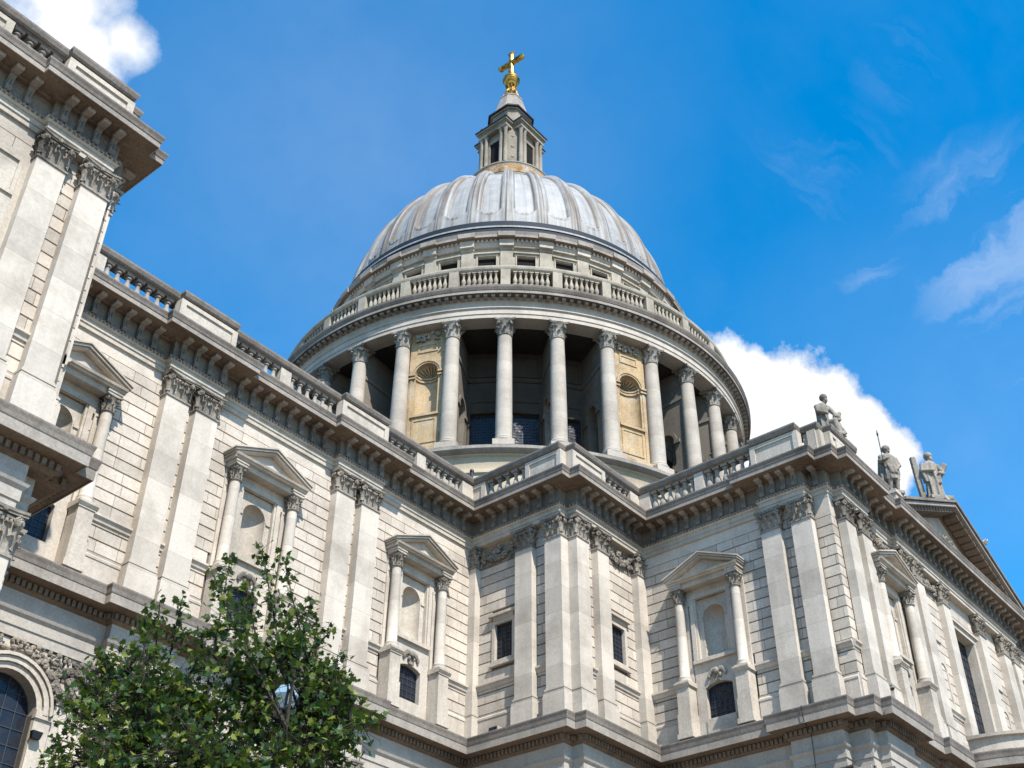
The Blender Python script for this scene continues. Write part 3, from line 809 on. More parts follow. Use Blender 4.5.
# bastion in the angle between nave and transept
wall(BW, -.3, 6.0, [(1.32, 2.58, 4.4, 6.45)], w=-.6, name='bastion_wall', skip=[(1.1, 2.8, 4.1, 7.2)])
wall(BS, 1.0, 7.3, [(4.22, 5.48, 4.4, 6.45)], w=-.6, name='bastion_wall', skip=[(4.05, 5.65, 4.1, 7.2)])
mb = MB(); mb.box(.3, 1.6, 0, 1.5, .16, 11.38)
put('bastion_core', mb.mesh('bastion_core', M_STONE), (.52, -4.85, 0), 0, cath)
box_window(BW, 1.95, .6, 4.4, 6.45, -.6); box_window(BS, 4.85, .6, 4.4, 6.45, -.6)
pilaster(BW, -.75, .2, -.6, -.16, sides=(False, True))
pilaster(BW, 3.05, 4.2, -.6, -.16); pilaster(BW, 5.1, 6.2, -.82, -.16, sides=(True, True))
pilaster(BS, .8, 1.85, -.75, -.16); pilaster(BS, 2.68, 3.72, -.6, -.16); pilaster(BS, 6.5, 7.6, -.6, -.16, sides=(True, False))

# carved festoons between the bastion capitals
def festoon(F, u0, u1, w, zt, zb, name='festoon'):
    mb = MB(); rnd = random.Random(int(u0*10)); n = 34
    mb.box(u0, u1, -.02, .03, zb-.12, zt)
    for i in range(n):
        t = i/(n-1); u = u0+.2+(u1-u0-.4)*t; z = zt-.35-(zt-zb-.55)*(1-(2*t-1)**2)
        for k in range(4):
            mb.ball((u+rnd.uniform(-.07, .07), -(.09+rnd.uniform(0, .1)), z+rnd.uniform(-.14, .14)), (rnd.uniform(.05, .11), rnd.uniform(.06, .12), rnd.uniform(.05, .11)), 6)
    for t in (.08, .5, .92):
        for k in range(16):
            mb.ball((u0+(u1-u0)*t+rnd.uniform(-.16, .16), -(.1+rnd.uniform(0, .1)), zt-.2-rnd.random()*(.7 if t != .5 else .35)), (rnd.uniform(.06, .12),)*3, 6)
    for k in range(60):
        mb.ball((rnd.uniform(u0+.05, u1-.05), -.04, rnd.uniform(zb-.05, zt-.05)), (rnd.uniform(.04, .09), .06, rnd.uniform(.04, .09)), 5)
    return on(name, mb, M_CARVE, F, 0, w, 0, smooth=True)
festoon(BW, .3, 2.95, -.6, 11.3, 10.2); festoon(BS, 3.85, 6.4, -.6, 11.3, 10.2)

# transept: west wall
TC = 10.85
wall(TW, 6.6, 17.4, AED_HOLES(TC), skip=AED_SKIP(TC), name='transept_wall')
aedicule(TW, TC, -.28)
pilaster(TW, 14.52, 15.65, -.28, .17); pilaster(TW, 16.3, 17.45, -.28, .17)
# rusticated corner pier
pier = Frame(7.35, 0, -90)
wall(pier, 17.2, 18.264, w=-.18, name='corner_pier', plain_top=10.3, th=.5); wall(Frame(0, -18.45, 0), 7.54, 8.3, w=-.18, name='corner_pier', plain_top=10.3, th=.6)

# transept: south front
SC = 23.8
tall = (21.9, 25.7)
wall(TS, 8.25, 39.8, AED_HOLES(13.0)+AED_HOLES(34.6)+[(*tall, .3, 9.6)], skip=AED_SKIP(13.0)+AED_SKIP(34.6), name='transept_front')
aedicule(TS, 13.0, -.28); aedicule(TS, 34.6, -.28)
for a, b in ((8.15, 9.25), (10.0, 11.15), (36.45, 37.6), (38.35, 39.45)): pilaster(TS, a, b, -.28, .19)
for a, b in ((15.0, 16.1), (16.7, 17.85), (29.75, 30.9), (31.5, 32.6)): pilaster(TS, a, b, -.28, .16)
for a, b in ((20.55, 21.6), (26.0, 27.05)): pilaster(TS, a, b, -.28, .09)
mb = MB()
for s in (-1, 1): mb.box(s*1.75-.22 if s > 0 else -1.9-.0, s*1.9 if s > 0 else -1.75+.22, -.5, .1, .3, 9.6)
mb.box(-1.9, 1.9, -.5, .12, 9.3, 9.62); mb.box(-2.1, 2.1, -.2, .25, 9.62, 9.8); mb.box(-1.9, 1.9, -.6, .0, .16, .6)
ow = on('great_window', mb, M_STONE, TS, 23.8, -.28); sub('pane', pane(0, 1.55, .6, 9.3, 0, -.45, 6, 16), ow)
for uc in (19.2, 28.4):
    mb = MB(); arch_plate(mb, -.55, .55, 3.3, 6.6, 0, .38, 3.7, 5.6, .38, .06, .1); niche(mb, 0, .38, 3.7, 5.6, -.04, .3); mb.box(-.6, .6, -.02, .12, 3.2, 3.32)
    wn_ = on('wall_niche', mb, M_STONE, TS, uc, -.28, 0, smooth=True); mb = MB(); mb.box(-.42, .42, 0, .1, 7.3, 8.2); sub('niche_panel', mb.mesh('niche_panel', M_STONE), wn_)
festoon(TS, 11.35, 14.9, -.28, 11.32, 10.6); festoon(TS, 18.0, 20.4, -.28, 11.32, 10.5)

# pediment over the transept front
def pediment():
    mb = MB(); A = 9.05; zf = 13.62; ap = 17.6; sl = (ap-zf)/A
    def rake(lo, hi, w0, w1, ext, mi):
        for s in (-1, 1):
            P = [(s*(A+ext), zf+lo), (s*(A+ext), zf+hi), (0, ap+hi+ext*sl), (0, ap+lo+ext*sl)]
            mb.prism_w(w0, w1, P, mi)
    rake(-.05, .12, -.9, .2, -.5, 2); rake(.13, .34, -.9, 1.30, -.05, 1); rake(.341, .52, -.9, 1.42, .1, 0)
    for i in range(1, 17):                                   # blocks under the raking cornice
        for s in (-1, 1):
            t = i/17; u = s*A*(1-t); z = zf+(ap-zf)*t
            mb.hexa([(u-.2, -.25, z-.22-.2*sl*s*-1), (u+.2, -.25, z-.22+.2*sl*s*-1), (u+.2, -1.1, z-.22+.2*sl*s*-1), (u-.2, -1.1, z-.22-.2*sl*s*-1), (u-.2, -.25, z+.1-.2*sl*s*-1), (u+.2, -.25, z+.1+.2*sl*s*-1), (u+.2, -1.1, z+.1+.2*sl*s*-1), (u-.2, -1.1, z+.1-.2*sl*s*-1)], 2)
    o = on('pediment', mb, [M_WEATHER, M_CORONA, M_SOFFIT], TS, SC, -.07)
    t = MB(); t.prism_w(-.9, .06, [(-A+.3, zf-.1), (A-.3, zf-.1), (0, ap-.1)]); sub('tympanum', t.mesh('tympanum', M_STONE), o)
    c = MB(); rnd = random.Random(3)                         # phoenix-like relief kept generic: a ring of carved foliage
    for k in range(170):
        a = rnd.random()*2*pi; r = rnd.uniform(.2, 1.25); c.ball((1.7*r*cos(a), -.1-rnd.random()*.12, 14.95+.85*r*sin(a)), (rnd.uniform(.08, .2), rnd.uniform(.08, .16), rnd.uniform(.08, .2)), 6)
    for s in (-1, 1):
        for q in range(9): c.ball((s*(.4+.28*q), -.14, 15.2+.06*q-.012*q*q), (.22, .12, .16), 6)
    sub('tympanum_carving', c.mesh('tympanum_carving', M_CARVE, True), o)
    return o
pediment()
# attic block above the half-round portico
mb = MB(); mb.lathe([(5.0, -.2), (5.0, 1.25), (5.2, 1.29), (5.23, 1.45), (5.0, 1.52), (3.9, 1.6)], 40, PC, 0, pi, 2*pi)
put('portico_attic', mb.mesh('portico_attic', M_STONE, True), (0, 0, 0), 0, cath)
mb = MB(); mb.lathe([(0.01, .05), (5.9, .05), (5.9, -2.85), (5.0, -2.87), (.01, -2.87)], 40, PC, 0, pi, 2*pi)
put('portico_roof', mb.mesh('portico_roof', M_STONE), (0, 0, 0), 0, cath)
cm = MB(); cm.lathe([(.9, GROUND), (.9, GROUND+.5), (.8, GROUND+.6), (.75, GROUND+.9), (.75, -12), (.63, -4.3)], 24); n0 = len(cm.f); cm.merge(round_capital(.64, 1.4), (0, 0, -4.3)); cm.m = [0]*n0+[1]*(len(cm.f)-n0)
cme = cm.mesh('portico_column', [M_PIL, M_CARVE], True)
for i in range(6):
    a = pi+pi*(i+.5)/6; put('portico_column', cme, (PC[0]+5.35*cos(a), PC[1]+5.35*sin(a), 0), a, cath)

# projecting chapel (left edge)
wall(WS, -45, -29.85, [(-37.6, -33.2, 1.8, 7.6)], w=-.28, name='chapel_wall', skip=[(-38.1, -32.9, 1.5, 10.2)])
wall(WE, -7.9, .2, w=-.28, name='chapel_wall')
pilaster(WS, -32.85, -31.7, -.28, .13); pilaster(WS, -31.05, -29.92, -.28, .13)
pilaster(Frame(-29.3, 0, 90), -7.75, -6.7, -.28, -.12, sides=(True, True))
mb = MB(); arch_plate(mb, -2.5, 2.5, 1.5, 7.9, 0, 1.95, 1.8, 5.3, 1.95, .03, .5); archivolt(mb, 0, 1.95, 5.3, 1.95, .28, .0, .14)
for s in (-1, 1): mb.box(s*2.25-.28, s*2.25+.28, -.05, .16, 5.12, 5.34)
mb.box(-2.5, 2.5, -.05, .02, 7.9, 10.2)
for a, b, c, d in ((-2.2, 2.2, 9.75, 9.95), (-2.2, 2.2, 8.15, 8.3), (-2.2, -2.05, 8.3, 9.75), (2.05, 2.2, 8.3, 9.75)): mb.box(a, b, .021, .10, c, d)
ow = on('arched_window', mb, M_STONE, WS, -35.3, -.28); sub('pane', pane(0, 1.95, 1.8, 5.3, 1.95, -.3, 6, 9), ow)

# ------------------------------------------------------------------ lower storey
def low_wall(F, u0, u1, holes=(), w=-.28, z0=GROUND-.3):
    return wall(F, u0, u1, holes, w=w, z0=z0, z1=-2.9, plain_top=-3.6, string=False, name='lower_wall', base_z=-20.5, skip=[(h[0]-.75, h[1]+.75, h[2]-.3, h[3]+.8) for h in holes])
def low_arch(F, uc, w=-.28):
    mb = MB(); arch_plate(mb, -1.85, 1.85, -14.3, -2.95, 0, 1.28, -14.0, -5.35, 1.28, .02, .55); archivolt(mb, 0, 1.28, -5.35, 1.28, .22, 0, .12); archivolt(mb, 0, 1.52, -5.35, 1.52, .2, 0, .22); archivolt(mb, 0, 1.74, -5.35, 1.74, .12, 0, .30)
    for s in (-1, 1): mb.box(s*1.62-.36, s*1.62+.36, -.05, .2, -5.5, -5.2); mb.box(s*1.62-.33, s*1.62+.33, -.05, .12, -14.0, -5.5)
    mb.box(-2, 2, -.05, .25, -14.4, -14.0)
    o = on('arched_window', mb, M_STONE, F, uc, w); sub('pane', pane(0, 1.28, -14.0, -5.35, 1.28, -.4, 5, 16), o)
    return o
NVL = [-4.05, -14.4, -24.5]
lh = lambda c: (c-1.28, c+1.28, -14.0, -4.07)
low_wall(NAVE, -29.2, .5, [lh(c) for c in NVL])
for c in NVL: low_arch(NAVE, c)
low_wall(BW, -.3, 6.3, w=-.6); low_wall(BS, .5, 7.3, w=-.6); low_wall(TW, 6.6, 18.2, [lh(TC)]); low_arch(TW, TC)
low_wall(TS, 7.6, 39.8, [lh(13.0)]); low_arch(TS, 13.0)
WSL = Frame(0, -7.78, 0); WEL = Frame(-29.0, 0, 90)
low_wall(WSL, -45, -29.4, [lh(-35.3)]); low_arch(WSL, -35.3); low_wall(WEL, -7.4, .2)
mb = MB(); mb.box(.3, 1.6, 0, 1.5, GROUND-.3, -2.9); put('bastion_core', mb.mesh('bastion_core', M_STONE), (.52, -4.85, 0), 0, cath)
LZ = dict(zb=GROUND-.2, capz=-4.4, caph=1.46, base=GROUND+2.2)
for a, b in ((-21.05, -19.8), (-19.4, -18.15), (-10.5, -9.25), (-8.75, -7.5)): pilaster(NAVE, a, b, -.28, .2, **LZ)
for a, b in ((3.05, 4.2), (5.1, 6.2)): pilaster(BW, a, b, -.6, -.16, **LZ)
for a, b in ((.8, 1.85), (2.68, 3.72)): pilaster(BS, a, b, -.6, -.16, **LZ)
pilaster(TW, 14.52, 15.65, -.28, .17, **LZ); pilaster(TW, 16.3, 17.45, -.28, .17, **LZ)
for a, b in ((8.15, 9.25), (10.0, 11.15)): pilaster(TS, a, b, -.28, .19, **LZ)
pilaster(WSL, -32.8, -31.65, -.28, .25, **LZ); pilaster(WSL, -30.75, -29.6, -.28, .25, **LZ)
pilaster(WEL, -7.05, -6.0, -.28, -.12, sides=(True, True), **LZ)

def spandrel(F, u0, u1, w):
    mb = MB(); rnd = random.Random(11)
    for k in range(420):
        u = rnd.uniform(u0, u1); z = -2.98-rnd.random()**1.3*1.75
        if (u+24.5)**2+(z+5.35)**2 < 1.98**2: continue
        mb.ball((u, -.04-rnd.random()*.14, z), (rnd.uniform(.05, .13), rnd.uniform(.05, .12), rnd.uniform(.05, .13)), 6)
    for k in range(26):
        u = rnd.uniform(u0, u1); z = rnd.uniform(-4.4, -3.3)
        if (u+24.5)**2+(z+5.35)**2 < 2.1**2: continue
        o = MB(); volute(o, 0, .08, 0, .2, .1); mb.merge(o, (u, 0, z), 0)
    return on('foliage_frieze', mb, M_CARVE, F, 0, w, 0, smooth=True)
spandrel(NAVE, -27.6, -21.3, -.26)

# ------------------------------------------------------------------ parapet: plinth, dies, balusters, coping
ZT = 16.06
mbp = MB()
sweep(mbp, closed([(-.75, 13.6), (-.18, 13.6), (-.18, 13.95), (-.24, 14.05), (-.69, 14.05), (-.75, 13.95)]), [p for p in PATH if p[0] <= 8.05 or p[0] > 100][:26]+[(8.05, -18.97), (11.1, -18.97)] if False else PATH[:27]+[(11.2, -18.97)], 0)
par = put('balustrade', mbp.mesh('balustrade', M_CORONA), (0, 0, 0), 0, cath)
mbc = MB()
sweep(mbc, closed([(-.88, 15.6), (-.26, 15.6), (-.2, 15.66), (-.13, 15.66), (-.06, 15.74), (-.02, 15.86), (.0, 15.92), (.0, 16.02), (-.4, 16.1), (-.95, 16.02), (-.95, 15.9)]), PATH[:27]+[(11.2, -18.97)], 0)
sub('coping', mbc.mesh('coping', M_WEATHER), par)
def baluster_mesh(h, r, mt=None):
    mb = MB()
    mb.box(-r*.95, r*.95, -r*.95, r*.95, 0, h*.08)
    mb.lathe([(r*.7, h*.08), (r*.75, h*.11), (r*.5, h*.14), (r*.55, h*.17), (r*.9, h*.27), (r*1.0, h*.36), (r*.85, h*.47), (r*.55, h*.6), (r*.42, h*.72), (r*.45, h*.8), (r*.7, h*.83), (r*.72, h*.87), (r*.5, h*.9)], 12)
    mb.box(-r*.9, r*.9, -r*.9, r*.9, h*.91, h)
    return mb.mesh('baluster', mt or M_STONE, True)
BAL = baluster_mesh(1.56, .225, M_CORONA)
def die(F, u0, u1, w):                                       # solid pedestal with a sunk panel
    mb = MB(); mb.box(u0, u1, w-.68, w-.24, 14.04, 15.61); L = u1-u0
    if L > 1.4:
        for a, b, c, d in ((u0, u0+.3, 14.1, 15.6), (u1-.3, u1, 14.1, 15.6), (u0+.3, u1-.3, 14.1, 14.35), (u0+.3, u1-.3, 15.38, 15.6)): mb.box(a, b, w-.25, w-.16, c, d)
    else: mb.box(u0, u1, w-.25, w-.19, 14.06, 15.605)
    s = sub('die', mb.mesh('die', M_STONE), par, F.at(0), F.rz)
def run(F, u0, u1, w=0, sp=.56):
    n = max(1, round((u1-u0)/sp))
    for k in range(n):
        p = F.at(u0+(u1-u0)*(k+.5)/n, w-.46, 14.05); sub('baluster', BAL, par, p, F.rz)
die(WS, -32.9, -29.95, .27); run(WS, -35.1, -32.95); die(WS, -39, -35.1, .0)
die(WE, -7.75, -6.2, -.0)
die(NAVE, -21.35, -17.95, RES); die(NAVE, -10.75, -7.3, RES); die(NAVE, -.75, .23, 0)
die(NAVE, -26.0, -25.3, 0); run(NAVE, -25.3, -21.4); die(NAVE, -14.75, -14.05, 0); run(NAVE, -17.9, -14.75); run(NAVE, -14.05, -10.8)
die(NAVE, -4.6, -3.9, 0); run(NAVE, -7.25, -4.6); run(NAVE, -3.9, -.75)
die(BW, -.67, .75, 0); run(BW, .75, 3.75); die(BW, 3.75, 6.29, 0); die(BS, .66, 3.75, 0); run(BS, 3.75, 6.3); die(BS, 6.3, 7.23, 0)
die(TW, 6.28, 7.5, 0); run(TW, 7.5, 10.6); die(TW, 10.6, 11.2, 0); run(TW, 11.2, 14.45); die(TW, 14.5, 17.45, .35)
die(Frame(7.35, 0, -90), 17.45, 18.45, 0); die(Frame(0, -18.45, 0), 7.36, 8.1, 0); die(Frame(0, -18.97, 0), 8.05, 11.1, 0)
# blocks carrying the statues on the south front
mb = MB(); mb.box(15.15, 19.0, -.25, .15, 13.6, 14.85); mb.box(15.1, 19.1, -.3, .25, 14.85, 15.08); mb.box(15.2, 16.6, .1, .6, 13.6, 14.9); mb.box(15.1, 16.7, 0, .7, 14.9, 15.12)
on('statue_block', mb, M_STONE, TS)
mb = MB(); mb.box(8.75, 10.25, -1.2, .2, 13.6, 15.85); mb.box(8.65, 10.35, -1.3, .25, 15.85, 16.05); on('statue_block', mb, M_STONE, TS)
mb = MB(); mb.box(SC+.1, SC+1.8, -.6, .7, 17.6, 18.6); mb.box(SC+.05, SC+1.85, -.65, .75, 18.6, 18.85)
on('statue_block', mb, M_STONE, TS)
mb = MB(); mb.box(33.5, 34.9, -.6, .5, 13.4, 13.9); on('statue_block', mb, M_STONE, TS)

def cable(pts):
    mb = MB(); mb.tube(pts, [.02]*len(pts), 6); put('cable', mb.mesh('cable', M_IRON), (0, 0, 0), 0, cath)
cable([(7.12, -15.85, .3), (6.3, -15.85, .13), (5.88, -15.85, .0), (5.9, -15.85, -.5), (6.05, -15.84, -.8), (6.6, -15.82, -1.0), (6.64, -15.8, -2.0), (6.62, -15.78, -2.95), (6.7, -15.8, -9), (6.7, -15.8, GROUND)])

# flat roofs behind the parapets and the crossing block
mb = MB()
mb.hexa([(-75, .9, 12.0), (7.5, .9, 12.0), (7.5, 36, 12.0), (-75, 36, 12.0), (-75, .9, 12.3), (7.5, .9, 12.3), (7.5, 36, 12.3), (-75, 36, 12.3)])
mb.hexa([(8.0, -18, 12.0), (39.5, -18, 12.0), (39.5, 40, 12.0), (8.0, 40, 12.0), (8.0, -18, 12.31), (39.5, -18, 12.31), (39.5, 40, 12.31), (8.0, 40, 12.31)])
mb.hexa([(.9, -6, 12.0), (8.2, -6, 12.0), (8.2, 1, 12.0), (.9, 1, 12.0), (.9, -6, 12.32), (8.2, -6, 12.32), (8.2, 1, 12.32), (.9, 1, 12.32)])
mb.hexa([(-75, -7, 12.0), (-30, -7, 12.0), (-30, 1, 12.0), (-75, 1, 12.0), (-75, -7, 12.33), (-30, -7, 12.33), (-30, 1, 12.33), (-75, 1, 12.33)])
put('lead_roof', mb.mesh('lead_roof', M_DARKLEAD), (0, 0, 0), 0, cath)

# ------------------------------------------------------------------ drum
def P(r, phi, z): return (r*sin(phi), r*cos(phi), z)
AZ0 = radians(225+5.625)                                    # a column stands here, then one each 11.25 degrees
STEP = radians(11.25)
DC = Vector((AX, AY, 0))
def ringf(k, R):                                            # frame of bay k: u tangential, w outward, origin at radius R
    az = AZ0-STEP*k; d = (sin(az), cos(az)); f = Frame(AX+R*d[0], AY+R*d[1], 0); f.rz = math.atan2(d[1], d[0])+pi/2; return f
mb = MB()
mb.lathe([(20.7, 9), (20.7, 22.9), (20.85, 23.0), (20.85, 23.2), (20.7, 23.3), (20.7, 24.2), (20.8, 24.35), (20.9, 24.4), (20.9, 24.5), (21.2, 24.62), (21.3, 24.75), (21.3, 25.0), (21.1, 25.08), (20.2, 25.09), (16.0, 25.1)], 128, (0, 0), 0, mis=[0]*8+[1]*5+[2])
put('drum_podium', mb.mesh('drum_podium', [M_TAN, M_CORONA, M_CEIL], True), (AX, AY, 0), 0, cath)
mb = MB()
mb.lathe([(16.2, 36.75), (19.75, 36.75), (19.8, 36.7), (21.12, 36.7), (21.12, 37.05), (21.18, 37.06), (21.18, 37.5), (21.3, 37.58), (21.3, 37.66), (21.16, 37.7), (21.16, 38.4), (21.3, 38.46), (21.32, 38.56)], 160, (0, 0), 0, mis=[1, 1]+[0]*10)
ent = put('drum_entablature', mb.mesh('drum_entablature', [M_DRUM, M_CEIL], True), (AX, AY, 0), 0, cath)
mb = MB()
mb.lathe([(21.0, 38.55), (21.86, 38.58), (21.86, 38.84), (21.9, 38.86), (22.0, 39.1), (22.02, 39.28), (20.8, 39.5)], 160, (0, 0), 0, mis=[2, 1, 0, 0, 0, 0])
for k in range(32*7):
    a = 2*pi*k/(32*7); o = MB(); o.box(-.14, .14, -.1, .5, 38.38, 38.575, 1); mb.merge(o, (21.2*cos(a), 21.2*sin(a), 0), a+pi/2)
sub('drum_cornice', mb.mesh('drum_cornice', [M_WEATHER, M_CORONA, M_SOFFIT]), ent)
# inner wall: one plate per bay with window, lintel panel and sunk upper panel
def bay_mesh():
    mb = MB(); W = 2*16.6*math.tan(STEP/2); h = W/2; ww = 1.02
    for s in (-1, 1): mb.box(min(s*ww, s*h), max(s*ww, s*h), -.6, 0, 25.1, 31.0)
    mb.box(-ww, ww, -.6, 0, 25.1, 26.2); mb.box(-h, h, -.6, 0, 31.0, 33.9)
    for s in (-1, 1): mb.box(min(s*ww, s*(ww+.16)), max(s*ww, s*(ww+.16)), 0, .07, 26.2, 32.1)
    mb.box(-ww, ww, 0, .07, 32.0, 32.15); mb.box(-ww+.05, ww-.05, 0, .03, 31.05, 31.9)
    mb.prism_u(-h, h, [(0, 33.9), (.1, 33.9), (.2, 34.05), (.2, 34.2), (0, 34.25)]); mb.box(-h, h, -.6, 0, 33.9, 36.8)
    for s in (-1, 1): mb.box(min(s*1.0, s*1.2), max(s*1.0, s*1.2), 0, .08, 34.5, 36.4)
    mb.box(-1.0, 1.0, 0, .08, 36.3, 36.5); mb.box(-1.0, 1.0, 0, .08, 34.4, 34.55)
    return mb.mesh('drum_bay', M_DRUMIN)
bm_ = bay_mesh(); pn = pane(0, 1.02, 26.2, 31.0, 0, -.3, 8, 19)
SOLID = {-2, 2}
def is_solid(k): return (k+2) % 4 == 0                      # bay k lies between columns k and k+1
for k in range(32):
    f = ringf(k+.5, 16.6)
    if is_solid(k): continue
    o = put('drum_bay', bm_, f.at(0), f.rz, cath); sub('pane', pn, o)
# solid bays: radial walls with passage arches and a shell niche facing out
def buttress():
    mb = MB(); R0, R1 = 16.2, 20.15; hw = 1.42
    # local origin at R=20.15, w outward
    arch_plate(mb, -hw, hw, 25.1, 36.72, 0, .92, 27.6, 32.75, .92, 0, .10, n=18)
    niche(mb, 0, .92, 27.6, 32.75, -.10, .72)
    archivolt(mb, 0, .92, 32.75, .92, .14, 0, .07); archivolt(mb, 0, 1.06, 32.75, 1.06, .14, 0, .13)
    for s in (-1, 1): mb.box(min(s*.9, s*1.45), max(s*.9, s*1.45), -.02, .14, 32.35, 32.48); mb.box(min(s*.92, s*1.42), max(s*.92, s*1.42), -.02, .2, 32.62, 32.78)
    for a, b in ((32.35, 32.5), (32.62, 32.78)):             # impost carried round the niche
        for i in range(10):
            t0, t1 = pi*i/10, pi*(i+1)/10
            q = lambda t, d: (-(.92-d)*cos(t), .10+(.72-d)*sin(t))
            (a0, b0), (a1, b1), (c0, d0), (c1, d1) = q(t0, 0), q(t1, 0), q(t1, .1), q(t0, .1)
            mb.hexa([(a0, b0, a), (a1, b1, a), (c0, d0, a), (c1, d1, a), (a0, b0, b), (a1, b1, b), (c0, d0, b), (c1, d1, b)])
    for s in (-1, 1): mb.box(min(s*1.1, s*1.3), max(s*1.1, s*1.3), 0, .05, 25.6, 32.3)
    mb.box(-1.1, 1.1, 0, .16, 28.75, 28.95); mb.box(-.92, .92, -.15, .0, 27.6, 28.75); mb.box(-.95, .95, 0, .05, 28.4, 28.55)
    for a, b, c, d in ((-.95, -.82, 26.4, 28.4), (.82, .95, 26.4, 28.4), (-.82, .82, 26.4, 26.55), (-.8, .8, 34.75, 34.88), (-.8, .8, 35.4, 35.55), (-.8, -.68, 34.88, 35.4), (.68, .8, 34.88, 35.4)): mb.box(a, b, 0, .06, c, d)
    mb.box(-hw-.1, hw+.1, 0, .5, 25.1, 25.75)
    return mb
def radial_wall():                                          # local u runs outwards from R=16.4, the wall is .8 thick
    o = MB(); arch_plate(o, 0, 3.75, 25.1, 36.74, 1.85, .80, 25.1, 30.4, .80, .38, .76)
    arch_plate(o, 0, 3.75, 25.1, 36.74, 1.85, .80, 25.1, 30.4, .80, -.38, .0)
    for w0, w1 in ((.38, .48), (-.48, -.38)):
        archivolt(o, 1.85, .80, 30.4, .80, .26, w0, w1)
        for x in (.78, 2.92): o.box(x-.26, x+.26, w0-.02, w1+.05, 30.08, 30.4)
        o.box(.05, 3.75, w0, w1, 33.9, 34.2)
    for k in range(14): o.ball((3.55+.12*cos(k), .3*sin(k*2.1), 29.0+k*.16), (.22, .2, .16), 6)
    o.box(3.749, 3.78, -.38, .38, 25.1, 36.7)
    return o
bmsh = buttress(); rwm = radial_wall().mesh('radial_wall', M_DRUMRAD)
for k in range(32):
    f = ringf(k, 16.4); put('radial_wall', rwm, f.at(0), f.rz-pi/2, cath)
carve = MB(); rr = random.Random(4)
for k in range(60):
    carve.ball((rr.uniform(-.95, .95), -.08-rr.random()*.15, 36.15+rr.uniform(-.35, .3)), (rr.uniform(.07, .16), .1, rr.uniform(.06, .14)), 6)
shell = MB(); NAs, NRs = 56, 8
for jr in range(NRs+1):
    for ia in range(NAs+1):
        ta = pi*ia/NAs; ro = .93*jr/NRs; flute = (.5-.5*cos(ta*18))*.13*(jr/NRs)**.7
        shell.v.append((-ro*cos(ta), -(-.12-.70*sqrt(max(0, 1-(ro/.94)**2))+flute*(1-.4*(jr/NRs)**4)), 32.78+ro*sin(ta)))
for jr in range(NRs):
    for ia in range(NAs): b0 = jr*(NAs+1)+ia; shell.f.append((b0, b0+1, b0+NAs+2, b0+NAs+1)); shell.m.append(0)
b_me = bmsh.mesh('niche_bay', M_OCHRE); c_me = carve.mesh('carved_swag', M_DRUMCAP, True); sh_me = shell.mesh('shell_head', M_SHELL)
for k in range(32):
    if is_solid(k):
        f = ringf(k+.5, 20.15); o = put('niche_bay', b_me, f.at(0), f.rz, cath); sub('carved_swag', c_me, o); sub('shell_head', sh_me, o)
# columns
dc = MB(); dc.box(-.78, .78, -.78, .78, 25.09, 25.55); dc.lathe([(.76, 25.55), (.8, 25.62), (.8, 25.7), (.74, 25.76), (.68, 25.82), (.70, 25.92), (.66, 25.98), (.61, 26.02), (.605, 29.0), (.575, 32.5), (.53, 35.3)], 24)
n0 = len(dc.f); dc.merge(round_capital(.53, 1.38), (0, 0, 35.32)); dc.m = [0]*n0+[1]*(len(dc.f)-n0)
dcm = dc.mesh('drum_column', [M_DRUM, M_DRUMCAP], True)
for k in range(32):
    f = ringf(k, 20.42); put('drum_column', dcm, f.at(0), f.rz, cath)
# stone gallery balustrade
mb = MB(); mb.lathe([(20.3, 39.3), (20.95, 39.4), (20.95, 40.15), (20.88, 40.25), (20.4, 40.25)], 128); mb.lathe([(20.4, 41.72), (20.86, 41.72), (20.98, 41.85), (21.02, 42.0), (21.02, 42.12), (20.85, 42.3), (20.35, 42.3), (20.3, 41.9)], 128)
for k in range(32):
    f = ringf(k, 20.9); o = MB(); o.box(-.38, .38, -.5, .06, 39.45, 41.9); mb.merge(o, tuple(f.at(0)-DC), f.rz)
gal = put('gallery_balustrade', mb.mesh('gallery_balustrade', M_DIRTY, False), (AX, AY, 0), 0, cath)
GB = baluster_mesh(1.48, .19, M_DIRTY); rest = MB(); nind = 0
src = MB(); src.lathe([(.14, 0), (.17, .1), (.1, .2), (.19, .5), (.12, .9), (.08, 1.1), (.14, 1.25), (.13, 1.48)], 8)
order = sorted(range(32), key=lambda k: min(k % 32, (-k) % 32))
for k in order:
    for j in range(7):
        f = ringf(k+(j+1)/8*.84+.08, 20.68)
        if nind < 35: sub('baluster', GB, gal, f.at(0, 0, 40.25)-DC, f.rz); nind += 1
        else: rest.merge(src, tuple(f.at(0, 0, 40.25)-DC), f.rz)
ro = sub('gallery_balusters', rest.mesh('gallery_balusters', M_DIRTY, True), gal); ro['kind'] = 'stuff'
